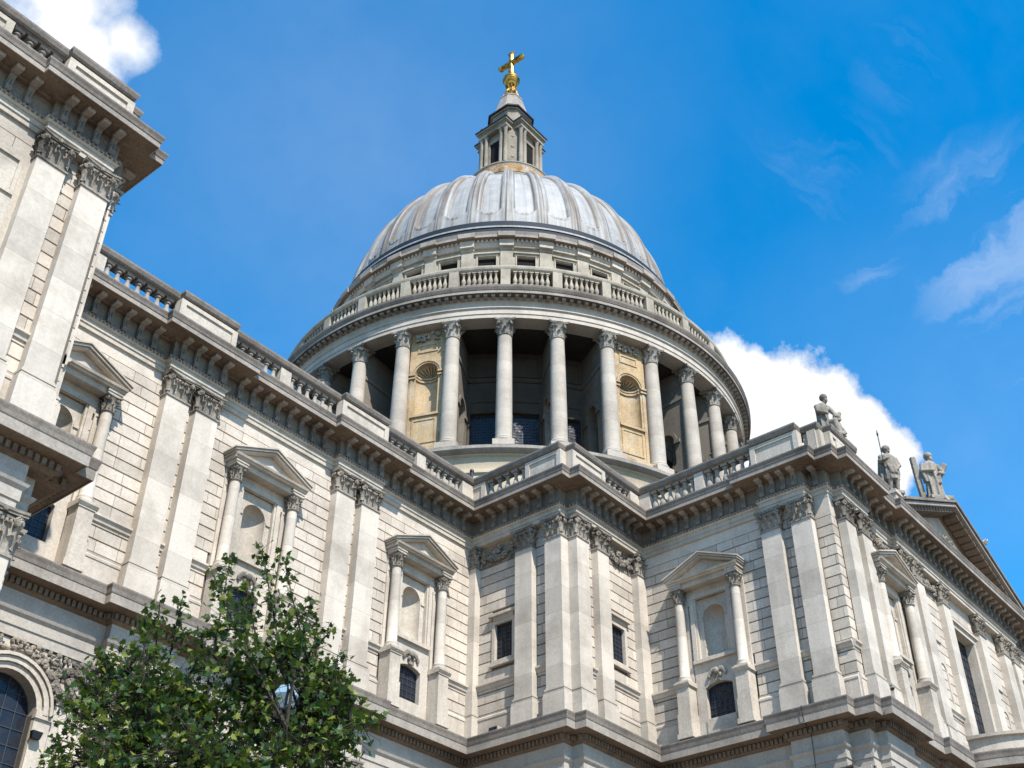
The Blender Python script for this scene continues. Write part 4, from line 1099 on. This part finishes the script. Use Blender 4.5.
# attic storey behind the gallery
def attic():
    W = 2*16.75*math.tan(STEP/2); h = W/2; mb = MB(); ww = .78
    for s in (-1, 1): mb.box(min(s*ww, s*h), max(s*ww, s*h), -.8, 0, 42.0, 48.2)
    mb.box(-ww, ww, -.8, 0, 42.0, 45.2); mb.box(-ww, ww, -.8, 0, 46.95, 48.2)
    for s in (-1, 1): mb.box(min(s*ww, s*(ww+.12)), max(s*ww, s*(ww+.12)), 0, .08, 45.0, 47.05)
    mb.box(-ww-.2, ww+.2, 0, .1, 47.051, 47.25); mb.box(-ww-.3, ww+.3, 0, .22, 47.251, 47.4)
    return mb
am = attic().mesh('attic_bay', M_DIRTY); dm_ = MB(); dm_.box(-.78, .78, -.3, -.22, 45.2, 46.95); dmm = dm_.mesh('opening', M_DARK)
pmb = MB(); pmb.box(-.52, .52, -.3, .14, 42.0, 47.6); pmb.box(-.58, .58, -.3, .2, 47.6, 47.9); pmb.box(-.6, .6, -.3, .24, 42, 43.0); pmm = pmb.mesh('attic_pilaster', M_DIRTY)
for k in range(32):
    f = ringf(k+.5, 16.75); o = put('attic_bay', am, f.at(0), f.rz, cath); sub('opening', dmm, o)
    f = ringf(k, 16.8); put('attic_pilaster', pmm, f.at(0), f.rz, cath)
mb = MB(); mb.lathe([(16.2, 47.9), (16.98, 47.9), (17.02, 48.2), (17.1, 48.3), (17.12, 48.55), (17.5, 48.65), (17.5, 48.9), (17.6, 49.2), (17.0, 49.3), (15.9, 49.35)], 160, (0, 0), 0, mis=[0, 0, 0, 0, 2, 1, 1, 1, 1])
for k in range(32):
    f = ringf(k, 17.05); o = MB(); o.box(-.6, .6, -.3, .2, 47.9, 48.63); o.box(-.72, .72, -.3, .6, 48.66, 49.15, 1); mb.merge(o, tuple(f.at(0)-DC), f.rz)
for k in range(32*9):
    a = 2*pi*k/(32*9); o = MB(); o.box(-.08, .08, -.1, .16, 48.33, 48.56); mb.merge(o, (17.1*cos(a), 17.1*sin(a), 0), a+pi/2)
put('attic_cornice', mb.mesh('attic_cornice', [M_STONE, M_CORONA, M_SOFFIT]), (AX, AY, 0), 0, cath)
mb = MB(); mb.lathe([(16.95, 49.2), (16.9, 49.4), (16.86, 49.5), (16.88, 50.25), (16.95, 50.3), (16.95, 50.48), (16.78, 50.54), (16.70, 50.56), (16.66, 51.3), (16.5, 51.42), (16.2, 51.5), (15.5, 51.5)], 160, (0, 0), 0, mis=[0, 0, 0, 0, 1, 1, 0, 0, 0, 0, 0])
put('dome_gutter', mb.mesh('dome_gutter', [M_DARKLEAD, M_LEAD], True), (AX, AY, 0), 0, cath)

# ------------------------------------------------------------------ lead dome: 32 ribs with round-ended sunk panels between
def dome():
    a, b, z0 = 16.0, 17.9, 50.5; NA, NV_ = 32*24, 150; vs = []; fs = []; run = []
    for j in range(NV_+1):
        th = radians(2.2) + (radians(81)-radians(2.2))*(j/NV_)**1.5
        r, z = a*cos(th), z0+b*sin(th)
        for i in range(NA):
            phi = 2*pi*i/NA; x = ((phi-(pi/2-AZ0))/STEP) % 1.0        # 0 at a rib
            d = min(x, 1-x); c = .5-d                                  # c: distance from the bay's middle, in bays
            arc = STEP*r
            bump = 0; pan_hw = .285
            # raised rounded rib with two side rolls
            if d < .045: bump += .20*sqrt(max(0, 1-(d/.045)**2))
            if .075 < d < .135: bump += .17*sin((d-.075)/.06*pi)
            hgt = (th-radians(8.2))*b                                   # metres above the panel's round end
            wpan = pan_hw*min(STEP*a, STEP*r*1.0)
            cu = c*arc; hw = .315*arc
            zz = hgt-hw
            inside = (abs(cu) < hw and zz > 0) or (cu*cu+zz*zz < hw*hw and zz <= 0)
            if zz > 0: edge = hw-abs(cu)
            else: edge = hw-sqrt(cu*cu+zz*zz)
            if edge > 0: bump -= .28*min(1, edge/.08)
            elif edge > -.14: bump += .13*(1+edge/.14)
            k = min(1, r/6)
            rr = r+bump*cos(th)*k; z2 = z+bump*sin(th)*k
            vs.append((rr*cos(phi), rr*sin(phi), z2-z0))
            run.append((.2 if d < .03 else .72 if d < .075 else .25 if d < .125 else .65 if d < .15 else .12)+(.75 if -.03 < edge < .09 else 0)-(.25 if edge > .2 else 0))  # run-off tone along the ribs, plus darker lines at panel edges
    for j in range(NV_):
        for i in range(NA):
            i2 = (i+1) % NA; fs.append((j*NA+i, j*NA+i2, (j+1)*NA+i2, (j+1)*NA+i))
    fs.append(tuple(NV_*NA+i for i in range(NA)))
    me = bpy.data.meshes.new('dome'); me.from_pydata(vs, [], fs); me.materials.append(M_LEAD)
    at = me.attributes.new('runoff_outline', 'FLOAT', 'POINT'); at.data.foreach_set('value', run)
    me.polygons.foreach_set('use_smooth', [True]*len(me.polygons)); me.update()
    put('dome', me, (AX, AY, z0), 0, cath)
dome()

# ------------------------------------------------------------------ lantern, ball and cross
def lantern():
    lx, ly = AX+.05, AY-.0
    mb = MB(); mb.lathe([(4.4, 67.5), (4.5, 69.0), (4.55, 71.5), (4.6, 71.75), (4.66, 71.8), (4.66, 71.95), (4.4, 72.05), (3.0, 72.2)], 32)
    lan = put('lantern', mb.mesh('lantern', [M_LANTERN], True), (lx, ly, 0), 0, cath)
    mb = MB(); mb.lathe([(4.57, 70.5), (4.62, 71.0), (4.58, 71.5)], 32, caps=False); sub('stained_band', mb.mesh('stained_band', M_RUST), lan)
    # core: square with clipped corners, four projecting porticoes with coupled columns
    core = MB(); q, c = 2.55, 1.15
    def octo(q, c): return [(-q+c, -q), (q-c, -q), (q, -q+c), (q, q-c), (q-c, q), (-q+c, q), (-q, q-c), (-q, -q+c)]
    def pz(pts, z0, z1, mi=0, mbx=core):
        n = len(pts); mbx.add([(x, y, z0) for x, y in pts]+[(x, y, z1) for x, y in pts], [tuple(range(n)), tuple(range(n, 2*n))]+[(i, (i+1) % n, n+(i+1) % n, n+i) for i in range(n)], mi)
    pz(octo(q, c), 72.0, 80.2)
    for s in range(4):
        o = MB(); o.box(-.16, .16, 0, .05, 73.9, 77.6, 0)
        a = s*pi/2+pi/4
        p = MB()
        for zz, r in ((74.6, .2), (76.2, .26), (77.8, .2)): p.lathe([(r, 0), (r, .08), (r*.6, .12), (.02, .12)], 12) if False else p.ball((0, -.02, zz), (r, .08, r), 8)
        p.box(-.5, .5, -.1, .02, 73.4, 78.6)
        dq = (2*q-c)/sqrt(2)
        core.merge(p, (-dq*sin(-a)*0+dq*cos(a+0), dq*sin(a), 0), a+pi/2)
    sub('lantern_core', core.mesh('lantern_core', M_LANTERN), lan)
    col = MB(); col.box(-.3, .3, -.3, .3, 72.7, 73.1); col.lathe([(.28, 73.1), (.29, 73.25), (.235, 73.35), (.235, 75.5), (.205, 78.3), (.22, 78.35), (.30, 78.75)], 14); col.box(-.32, .32, -.32, .32, 78.75, 78.9); colm = col.mesh('lantern_column', M_LANTERN, True)
    for s in range(4):
        a = s*pi/2
        pm = MB(); W = 1.95
        pm.box(-W+.02, W-.02, 2.0, 3.12, 78.9, 79.35); pm.box(-W-.1, W+.1, 2.0, 3.2, 79.35, 79.5); pm.box(-W-.22, W+.22, 1.9, 3.38, 79.5, 79.72); pm.box(-W-.3, W+.3, 1.9, 3.46, 79.721, 79.9, 1)
        sub('lantern_portico', pm.mesh('lantern_portico', [M_LANTERN, M_DARKLEAD]), lan, (0, 0, 0), a)
        fm = MB(); fm.box(-W, W, 1.9, 3.2, 72.1, 72.7); fm.box(-W-.3, W+.3, 1.9, 3.35, 72.09, 72.3, 1)
        for sg in (-1, 1): fm.prism_w(2.9, 3.25, [(sg*1.7-.5, 72.6), (sg*1.7+.5, 72.6), (sg*1.7, 73.25)], 1)
        sub('lantern_plinth', fm.mesh('lantern_plinth', [M_LANTERN, M_DARKLEAD]), lan, (0, 0, 0), a)
        om = MB(); om.box(-.66, .66, 2.5, 2.58, 73.1, 77.6, 0); om.box(-.9, -.66, 2.5, 2.7, 73.0, 78.0, 1); om.box(.66, .9, 2.5, 2.7, 73.0, 78.0, 1); om.box(-.67, .67, 2.5, 2.69, 77.6, 78.0, 1)
        oo = sub('lantern_opening', om.mesh('lantern_opening', [M_DARK, M_LANTERN]), lan, (0, 0, 0), a)
        for u in (-1.68, -1.06, 1.06, 1.68):
            c, d = cos(a), sin(a); x, y = u, -2.86; sub('lantern_column', colm, lan, (x*c-y*d, x*d+y*c, 0), a)
    top = MB(); pz(octo(1.85, .75), 79.9, 83.0, 0, top)
    for s in range(4):                                       # round lights and urn finials of the upper stage
        a = s*pi/2; o = MB(); o.ball((0, -1.84, 81.4), (.62, .14, .62), 12, 1); o.box(-.9, .9, 1.5, 1.98, 79.8, 80.3)
        for u in (-1.7, 1.7): o.lathe([(.14, 79.85), (.18, 80.05), (.09, 80.2), (.22, 80.45), (.09, 80.7), (.03, 80.85)], 8, (u, -2.95), 1)
        top.merge(o, (0, 0, 0), a)
    pz(octo(2.05, .8), 83.0, 83.2, 0, top); pz(octo(2.25, .85), 83.2, 83.42, 1, top)
    sub('lantern_attic', top.mesh('lantern_attic', [M_LANTERN, M_DARKLEAD]), lan)
    cap = MB(); n = 8
    rings = [(2.3, 83.4), (2.0, 84.0), (1.75, 84.9), (1.5, 85.9), (1.3, 86.6), (1.35, 86.65), (1.35, 86.85), (.9, 86.95)]
    cap.lathe(rings, 8); capo = sub('lantern_cupola', cap.mesh('lantern_cupola', [M_CORONA]), lan, (0, 0, 0), pi/8)
    sc = MB()
    sc.lathe([(.95, 86.85), (1.0, 87.1), (.7, 87.3), (.55, 87.6)], 16)
    for i in range(8):
        a = 2*pi*i/8; pts = []; 
        for t in range(9):
            z = 87.2+2.2*t/8; r = .62+.22*sin(t/8*2*pi); pts.append((r*cos(a), r*sin(a), z))
        sc.tube(pts, [.12]*9, 6)
    sc.lathe([(.4, 87.3), (.42, 88.4), (.38, 89.3), (.62, 89.45), (.72, 89.7)], 12)
    sub('scroll_stand', sc.mesh('scroll_stand', M_GOLD, True), lan)
    ba = MB(); ba.lathe([(.02, 89.5)]+[(.98*cos(t), 90.5+.98*sin(t)) for t in [radians(x) for x in range(-70, 80, 10)]]+[(.3, 91.55)], 24)
    ba.lathe([(.99, 90.42), (1.03, 90.5), (.99, 90.58)], 24, caps=False); ba.lathe([(.45, 91.4), (.5, 91.5), (.3, 91.8)], 12)
    sub('ball', ba.mesh('ball', M_GOLD, True), lan)
    cr = MB()
    cr.tube([(0, 0, 91.5), (0, 0, 92.6), (0, 0, 95.1)], [.42, .33, .31], 8); cr.tube([(-1.45, 0, 93.75), (1.45, 0, 93.75)], [.36, .36], 8)
    for p in ((-1.5, 0, 93.75), (1.5, 0, 93.75), (0, 0, 95.25)):
        cr.ball(p, .4, 8)
        for d in ((.32, 0), (-.32, 0), (0, .32), (0, -.32)):
            cr.ball((p[0]+(d[0] if p[2] > 95 else 0), 0, p[2]+d[1] if p[2] < 95 or d[1] else p[2]+.25), .17, 6)
    for a in range(8):
        t = a*pi/4+pi/8; cr.tube([(0, 0, 93.75), (.75*cos(t), 0, 93.75+.75*sin(t))], [.1, .02], 5)
    sub('cross', cr.mesh('cross', M_GOLD, True), lan, (0, 0, 0), radians(-88))
lantern()

# ------------------------------------------------------------------ statues
def fuse(mb, vox=.036, smooth=1):
    """Join overlapping pieces into one continuous skin."""
    me = mb.mesh('tmp', M_STATUE); o = bpy.data.objects.new('tmp', me); COL.objects.link(o)
    r = o.modifiers.new('r', 'REMESH'); r.mode = 'VOXEL'; r.voxel_size = vox
    s = o.modifiers.new('s', 'SMOOTH'); s.factor = .5; s.iterations = smooth
    dg = bpy.context.evaluated_depsgraph_get(); res = bpy.data.meshes.new_from_object(o.evaluated_get(dg))
    bpy.data.objects.remove(o); res.polygons.foreach_set('use_smooth', [True]*len(res.polygons)); return res
def robe(mb, rings, folds=9, n=40):
    """Draped body: rings of (z, cx, cy, rx, ry, fold depth)."""
    b = len(mb.v)
    for z, cx, cy, rx, ry, fd in rings:
        for i in range(n):
            a = 2*pi*i/n; f = 1+1.6*fd*(sin(folds*a+z*.9)+.5*sin(folds*1.7*a-z*1.3)); mb.v.append((cx+rx*cos(a)*f, cy+ry*sin(a)*f, z))
    for j in range(len(rings)-1):
        for i in range(n): mb.f.append((b+j*n+i, b+j*n+(i+1) % n, b+(j+1)*n+(i+1) % n, b+(j+1)*n+i)); mb.m.append(0)
    mb.f.append(tuple(b+i for i in range(n))); mb.m.append(0); mb.f.append(tuple(b+(len(rings)-1)*n+i for i in range(n))); mb.m.append(0)
def head(mb, x, y, z, turn=0, beard=True, hair=.06):
    o = MB()
    o.tube([(0, 0, -.32), (0, -.02, -.1)], [.15, .13], 10); o.ball((0, 0, .08), (.19, .22, .27), 14)
    o.ball((0, .04, .12), (.19+hair, .21+hair, .26), 14); o.ball((0, -.22, .06), (.045, .07, .08), 8)
    o.ball((-.07, -.19, .12), (.05, .04, .025), 6); o.ball((.07, -.19, .12), (.05, .04, .025), 6)
    o.ball((-.2, .02, .05), (.05, .07, .09), 6); o.ball((.2, .02, .05), (.05, .07, .09), 6)
    if beard: o.ball((0, -.15, -.16), (.13, .12, .17), 8)
    else: o.ball((0, -.14, -.1), (.11, .1, .1), 8)
    mb.merge(o, (x, y, z), turn)
def arm(mb, pts, r=(.19, .16, .13, .10)):
    mb.tube(pts, list(r)[:len(pts)], 10); p = Vector(pts[-1]); d = (p-Vector(pts[-2])).normalized()
    mb.ball(tuple(p+d*.08), (.12, .11, .13), 8)
    for k in range(4): mb.tube([tuple(p+d*.1+Vector(((k-1.5)*.05, 0, 0))), tuple(p+d*.24+Vector(((k-1.5)*.05, -.03, -.03)))], [.035, .028], 6)
def base(mb, r=.75): mb.box(-r, r, -r, r, -.02, .22)
def statue_spear():
    mb = MB(); base(mb, .46)
    for s, fx in ((-1, -.22), (1, .26)):
        mb.tube([(s*.2, 0, 1.55), (fx, -.12, .95), (fx*1.05, .02, .3)], [.24, .17, .11], 10); mb.ball((fx*1.1, -.14, .26), (.12, .24, .09), 8)
    robe(mb, [(1.0, 0, 0, .50, .40, .07), (1.5, 0, 0, .46, .38, .06), (1.95, 0, 0, .40, .31, .03), (2.3, 0, 0, .46, .32, .02), (2.62, 0, 0, .50, .30, .02), (2.78, 0, 0, .25, .2, 0)])
    robe(mb, [(.25, -.22, .27, .55, .26, .16), (1.0, -.26, .27, .48, .22, .16), (1.8, -.3, .22, .36, .20, .1), (2.5, -.26, .14, .34, .22, .04), (2.7, -.15, .06, .25, .2, .02)], 5)   # cloak down one side
    robe(mb, [(1.15, .42, .1, .16, .16, .1), (1.6, .50, .08, .22, .18, .1), (2.2, .46, .05, .22, .18, .06), (2.6, .35, .02, .2, .18, .02)], 5)
    arm(mb, [(-.46, 0, 2.58), (-.62, -.16, 2.15), (-.42, -.42, 2.2)]); arm(mb, [(.46, 0, 2.58), (.72, 0, 2.1), (.40, -.28, 1.78)])
    robe(mb, [(1.35, .05, -.3, .3, .18, .14), (1.75, .05, -.28, .33, .18, .12), (1.95, 0, -.2, .3, .18, .06)], 5)
    head(mb, .02, -.02, 3.06, .5, False, .07)
    return fuse(mb)
def statue_saltire():
    mb = MB(); base(mb, .72)
    robe(mb, [(.22, 0, 0, .52, .42, .10), (.8, 0, 0, .48, .38, .11), (1.4, 0, -.02, .46, .36, .09), (1.9, 0, 0, .42, .33, .06), (2.3, 0, 0, .46, .32, .04), (2.62, 0, 0, .50, .30, .03), (2.8, 0, 0, .24, .2, 0)], 8)
    robe(mb, [(1.3, -.42, -.1, .2, .2, .12), (1.9, -.45, -.06, .24, .2, .1), (2.5, -.36, 0, .26, .22, .05)], 5)
    robe(mb, [(1.2, .18, -.3, .24, .14, .16), (1.7, .15, -.28, .3, .16, .14), (2.05, .05, -.2, .3, .16, .08)], 6)
    arm(mb, [(-.46, 0, 2.58), (-.66, -.1, 2.05), (-.2, -.42, 2.0)]); arm(mb, [(.46, 0, 2.58), (.74, -.05, 2.1), (.62, -.34, 1.88), (.42, -.42, 1.86)])
    head(mb, .05, -.05, 3.08, .35, True, .08)
    mb.tube([(-.98, .12, 3.1), (-.8, .3, 1.6), (-.62, .40, .2)], [.23, .24, .25], 4); mb.tube([(1.08, .02, 2.75), (.5, .30, 1.7), (-.3, .42, .4)], [.24, .24, .24], 4)
    return fuse(mb)
def statue_seated():
    mb = MB(); base(mb, .75)
    robe(mb, [(.2, -.25, .1, .46, .46, .10), (.9, -.28, .1, .42, .42, .10), (1.6, -.28, .1, .40, .36, .07), (2.1, -.25, .1, .46, .34, .04), (2.45, -.22, .1, .46, .3, .03), (2.6, -.2, .08, .24, .2, 0)], 8)
    mb.tube([(-.1, -.05, 1.0), (.25, -.5, 1.05), (.42, -.45, .3)], [.3, .26, .2], 10)
    mb.tube([(.1, 0, .95), (.55, -.25, .95), (.85, -.2, .25)], [.28, .24, .2], 10)
    robe(mb, [(.2, .55, -.2, .5, .4, .12), (.6, .4, -.22, .4, .38, .12), (.95, .2, -.2, .3, .35, .08)], 7)
    arm(mb, [(.2, .05, 2.35), (.42, -.2, 1.85), (.38, -.46, 1.55)]); arm(mb, [(-.62, .05, 2.35), (-.72, -.2, 1.8), (-.3, -.5, 1.6)])
    mb.ball((.48, -.42, 1.45), (.3, .24, .26), 10); mb.ball((.66, -.46, 1.62), (.16, .2, .16), 8); mb.box(.2, .75, .3, .55, 1.15, 1.35)
    head(mb, -.02, -.05, 2.94, .5, True, .08)
    return fuse(mb)
def statue_robed():
    mb = MB(); base(mb, .62)
    robe(mb, [(.22, 0, 0, .5, .42, .10), (.9, 0, 0, .46, .38, .1), (1.6, 0, 0, .44, .36, .07), (2.3, 0, 0, .46, .32, .04), (2.62, 0, 0, .50, .30, .03), (2.8, 0, 0, .24, .2, 0)], 8)
    arm(mb, [(-.46, 0, 2.58), (-.66, -.1, 2.05), (-.3, -.42, 2.2)]); arm(mb, [(.46, 0, 2.58), (.7, -.05, 2.1), (.4, -.42, 2.1)]); head(mb, 0, -.05, 3.08, -.2)
    return fuse(mb)
def statue(name, me, loc, rz, sc, label):
    o = put(name, me, loc, rz); o.scale = (sc*.9, sc*.9, sc); return tag(o, label, 'statue', 'stone statues on the transept roofline')
s = statue('statue', statue_spear(), (15.95, -18.9, 15.12), radians(-38), 1.04, 'cloaked stone statue holding a thin spear on the roof block left of the pediment')
sp = MB(); sp.tube([(.05, .05, -2.0), (0, 0, 1.55)], [.035, .03], 6); sp.lathe([(.02, 1.5), (.07, 1.7), (.01, 2.0)], 6)
sub('spear', sp.mesh('spear', M_IRON), s, (-.6, -.4, 2.2))
statue('statue', statue_saltire(), (24.75, -18.5, 18.85), radians(-42), 1.16, 'robed bearded stone statue leaning on a diagonal cross above the pediment')
statue('statue', statue_seated(), (9.5, -18.25, 16.05), radians(-40), .93, 'draped stone statue seated on the corner block of the transept parapet')
statue('statue', statue_robed(), (34.2, -18.6, 13.9), radians(-30), 1.0, 'small robed statue at the far right end of the pediment')

# ------------------------------------------------------------------ small things
def bird(name, me_mat, loc, rz, sc, label):
    mb = MB(); mb.ball((0, 0, .13), (.17, .085, .085), 10); mb.ball((-.15, 0, .22), (.06, .05, .055), 8); mb.tube([(-.19, 0, .22), (-.25, 0, .21)], [.018, .004], 6)
    mb.tube([(.12, 0, .14), (.32, 0, .10)], [.06, .02], 6)
    o = put(name, mb.mesh(name, me_mat, True), loc, rz); o.scale = (sc,)*3; tag(o, label, 'bird')
    w = MB()
    for s in (-1, 1): w.ball((.04, s*.085, .14), (.17, .02, .065), 8)
    sub('wing', w.mesh('wing', me_mat, True), o); l = MB()
    for s in (-1, 1): l.tube([(0, s*.03, .06), (0, s*.03, -.01)], [.01, .01], 5)
    sub('leg', l.mesh('leg', M_IRON), o); return o
bird('gull', M_BIRD, (27.95, -19.9, 16.72), radians(200), 1.6, 'white gull perched on the raking edge of the pediment')
bird('pigeon', M_PIGEON, (7.0, -19.95, 0.03), radians(220), .8, 'dark pigeon standing on the lower cornice at the transept corner')

def fixture(F, u, w, z, label):
    mb = MB(); mb.tube([(0, 0, 0), (0, -.22, .05)], [.05, .05], 8); o = on('floodlight', mb, M_IRON, F, u, w, z, parent=None); tag(o, label, 'lamp')
    h = MB(); h.taper(-.16, .16, .2, .36, -.1, .16, .05); sub('lamp_head', h.mesh('lamp_head', M_IRON), o)
    return o
fixture(NAVE, -23.1, -.26, -6.2, 'small dark lamp fixed to the wall beside the arched window')

mb = MB(); mb.box(-.3, .3, -.16, .16, .02, .22); o = put('floodlight', mb.mesh('floodlight', M_CORONA), (-0.42, -2.30, .06), radians(-90)); tag(o, 'small grey floodlight box lying on the lower cornice below the square window', 'lamp')
mb = MB(); mb.box(-.26, .26, .161, .17, .05, .2); sub('lamp_glass', mb.mesh('lamp_glass', M_GLASS), o)
mb = MB(); mb.lathe([(.09, 12.3), (.09, 17.3), (.13, 17.3), (.13, 17.45), (.02, 17.5)], 10); o = put('vent_pipe', mb.mesh('vent_pipe', M_IRON), (.92, 1.0, 0)); tag(o, 'short dark pipe rising behind the parapet where nave and corner block meet', 'pipe')

# ------------------------------------------------------------------ street lamp in front of the tree
def ray(px, py, h):                                         # point seen at a pixel, h metres away on plan
    d = fw*1191.6+rt*(px-512)+up*(384-py); return CAM+d/Vector((d.x, d.y)).length*h
lp = ray(285, 697, 16.4)
mb = MB(); hh = lp.z-GROUND
mb.lathe([(.16, 0), (.16, .5), (.1, .6), (.09, 1.2), (.06, 1.3), (.05, hh-.35), (.07, hh-.3), (.05, hh-.22), (.1, hh-.16), (.12, hh-.14)], 14)
lamp = put('street_lamp', mb.mesh('street_lamp', M_IRON, True), (lp.x, lp.y, GROUND)); tag(lamp, 'iron street lamp with a glazed lantern half hidden by the tree leaves', 'street lamp')
mb = MB(); mb.lathe([(.13, hh-.2), (.21, hh+.0), (.03, hh+.24)], 6); sub('lantern_glass', mb.mesh('lantern_glass', M_LAMPGLASS), lamp)
mb = MB()
for i in range(6):
    a = 2*pi*i/6; mb.tube([(.14*cos(a), .14*sin(a), hh-.2), (.22*cos(a), .22*sin(a), hh+.0), (.04*cos(a), .04*sin(a), hh+.25)], [.018]*3, 5)
mb.lathe([(.06, hh+.23), (.07, hh+.27), (.02, hh+.3), (.02, hh+.36)], 8); sub('lantern_frame', mb.mesh('lantern_frame', M_IRON), lamp)

# ------------------------------------------------------------------ tree
def tree():
    rnd = random.Random(21)
    base_p = ray(210, 760, 14.4); base_p.z = GROUND
    root = put('tree', None, base_p); tag(root, 'young broadleaf tree with loose glossy green crown in front of the nave', 'tree')
    tr = MB(); fork = Vector((base_p.x+.1, base_p.y, -18.7))
    tr.tube([base_p-Vector((0, 0, .2)), base_p+Vector((.02, .03, 1.5)), base_p+Vector((.06, 0, 3.0)), fork], [.22, .17, .15, .13], 12)
    # shoots: pixel of the tip, plan distance; the crown is filled by many inner ones
    tips = [((262, 548), 14.4), ((283, 556), 14.6), ((245, 585), 14.0), ((278, 600), 14.9), ((215, 578), 13.9), ((182, 600), 14.3), ((230, 560), 15.0), ((160, 603), 14.6), ((312, 596), 14.8), ((318, 640), 14.4), ((285, 645), 13.8),
            ((332, 672), 15.0), ((338, 655), 14.3), ((356, 706), 14.6), ((366, 724), 14.1), ((346, 730), 14.8), ((145, 610), 14.2), ((122, 648), 14.5), ((150, 655), 13.7), ((100, 650), 14.9), ((92, 690), 14.1), ((66, 705), 14.6), ((52, 748), 14.0),
            ((200, 630), 15.3), ((235, 640), 13.5), ((260, 680), 15.2), ((180, 680), 13.6), ((220, 700), 14.8), ((300, 700), 15.4), ((330, 740), 13.8), ((130, 700), 15.1), ((280, 748), 13.4), ((200, 740), 15.6), ((195, 665), 14.6), ((212, 655), 14.0), ((228, 690), 14.2), ((205, 705), 13.9), ((240, 725), 14.6), ((215, 745), 14.0), ((175, 700), 14.4), ((255, 720), 13.9), ((120, 750), 13.7), ((340, 760), 14.9), ((240, 770), 13.2), ((160, 725), 13.4), ((315, 690), 14.2)]
    T = [ray(*p, h) for p, h in tips]
    limb_i = []; twigs = []
    limbs = MB(); nodes = []
    for i in range(7):
        a = 2*pi*i/7+.3; e = fork+Vector((cos(a)*1.1, sin(a)*1.1, 1.5+rnd.random()*.9)); m_ = fork.lerp(e, .5)+Vector((0, 0, .15))
        l = MB(); l.tube([fork-Vector((0, 0, .1)), m_, e], [.06, .042, .024], 8)
        put('limb', l.mesh('limb', M_BARK, True), (0, 0, 0), 0, root); nodes += [m_, e, m_.lerp(e, .5)]
    nodes.append(fork)
    twm = MB(); lf = MB()
    shape = [(0, 0), (.16, .06), (.42, -.04), (.34, .16), (.52, .34), (.28, .44), (.24, .66), (.08, .62), (0, .95), (-.08, .62), (-.24, .66), (-.28, .44), (-.52, .34), (-.34, .16), (-.42, -.04), (-.16, .06)]
    lampdir = (lp-CAM).normalized(); lampd = (lp-CAM).length
    def one_leaf(p, s):
        r = p-CAM
        if r.length < lampd+.5 and r.normalized().dot(lampdir) > cos(radians(.8)) and rnd.random() < .88: return False
        if r.length >= lampd-.2 and False: return
        nrm = Vector((rnd.gauss(0, .55), rnd.gauss(0, .55), rnd.uniform(.1, 1))).normalized()
        d = Vector((rnd.gauss(0, 1), rnd.gauss(0, 1), rnd.gauss(-.45, .5))); d = (d-nrm*d.dot(nrm)).normalized(); sd = nrm.cross(d)
        cup = rnd.uniform(-.25, .3)
        vs = [p]
        for x, y in shape: vs.append(p+(sd*x+d*y+nrm*(cup*(x*x)-.18*y*y))*s)
        c = p+(d*.35-nrm*.04)*s
        vs[0] = c; n = len(shape)
        lf.add([tuple(v) for v in vs], [(0, 1+i, 1+(i+1) % n) for i in range(n)])
    def shoot(a, b, dens, spread):
        mid = a.lerp(b, .5)+Vector((rnd.gauss(0, .12), rnd.gauss(0, .12), rnd.uniform(.0, .18))); L = (b-a).length
        twm.tube([a, mid, b], [.022, .014, .005], 5)
        n = int(L*dens)
        for i in range(n):
            t = rnd.random()**.8; q = a.lerp(mid, t*2) if t < .5 else mid.lerp(b, t*2-1)
            sp = spread*(1.1-.75*t)
            off = Vector((rnd.gauss(0, sp), rnd.gauss(0, sp), rnd.gauss(0, sp)))
            p = q+off
            if one_leaf(p, rnd.uniform(.06, .118)) is not False and off.length > .08: twm.tube([q, p], [.004, .002], 3)
        for i in range(4): one_leaf(b+Vector((rnd.gauss(0, .06), rnd.gauss(0, .06), rnd.gauss(0, .06))), rnd.uniform(.08, .13))
    for (pix, _), t in zip(tips, T):
        high = pix[1] < 645
        n = min(nodes, key=lambda q: (q-t).length + (0 if q.z < t.z-.2 else 5)); shoot(n, t, 56 if high else 108, .17 if high else .25)
        for k in range(1 if high else 2):
            q = n.lerp(t, rnd.uniform(.35, .8)); e = q+Vector((rnd.gauss(0, .22), rnd.gauss(0, .22), rnd.uniform(.05, .45))); shoot(q, e, 54 if high else 92, .11)
    for k in range(95):                                      # inner and hidden lower crown
        a = rnd.random()*2*pi; r = 1.95*sqrt(rnd.random()); z = rnd.uniform(-19.6, -17.0)
        e = Vector((base_p.x+r*cos(a), base_p.y+r*sin(a), z+.5-.22*r))
        n = min(nodes, key=lambda q: (q-e).length); shoot(n, e, 92, .24)
    def pt(name, mbx, mt, smooth=False): put(name, mbx.mesh(name, mt, smooth, recalc=False), (0, 0, 0), 0, root)
    pt('trunk', tr, M_BARK, True); pt('twigs', twm, M_BARK); pt('crown', lf, M_LEAF)
tree()
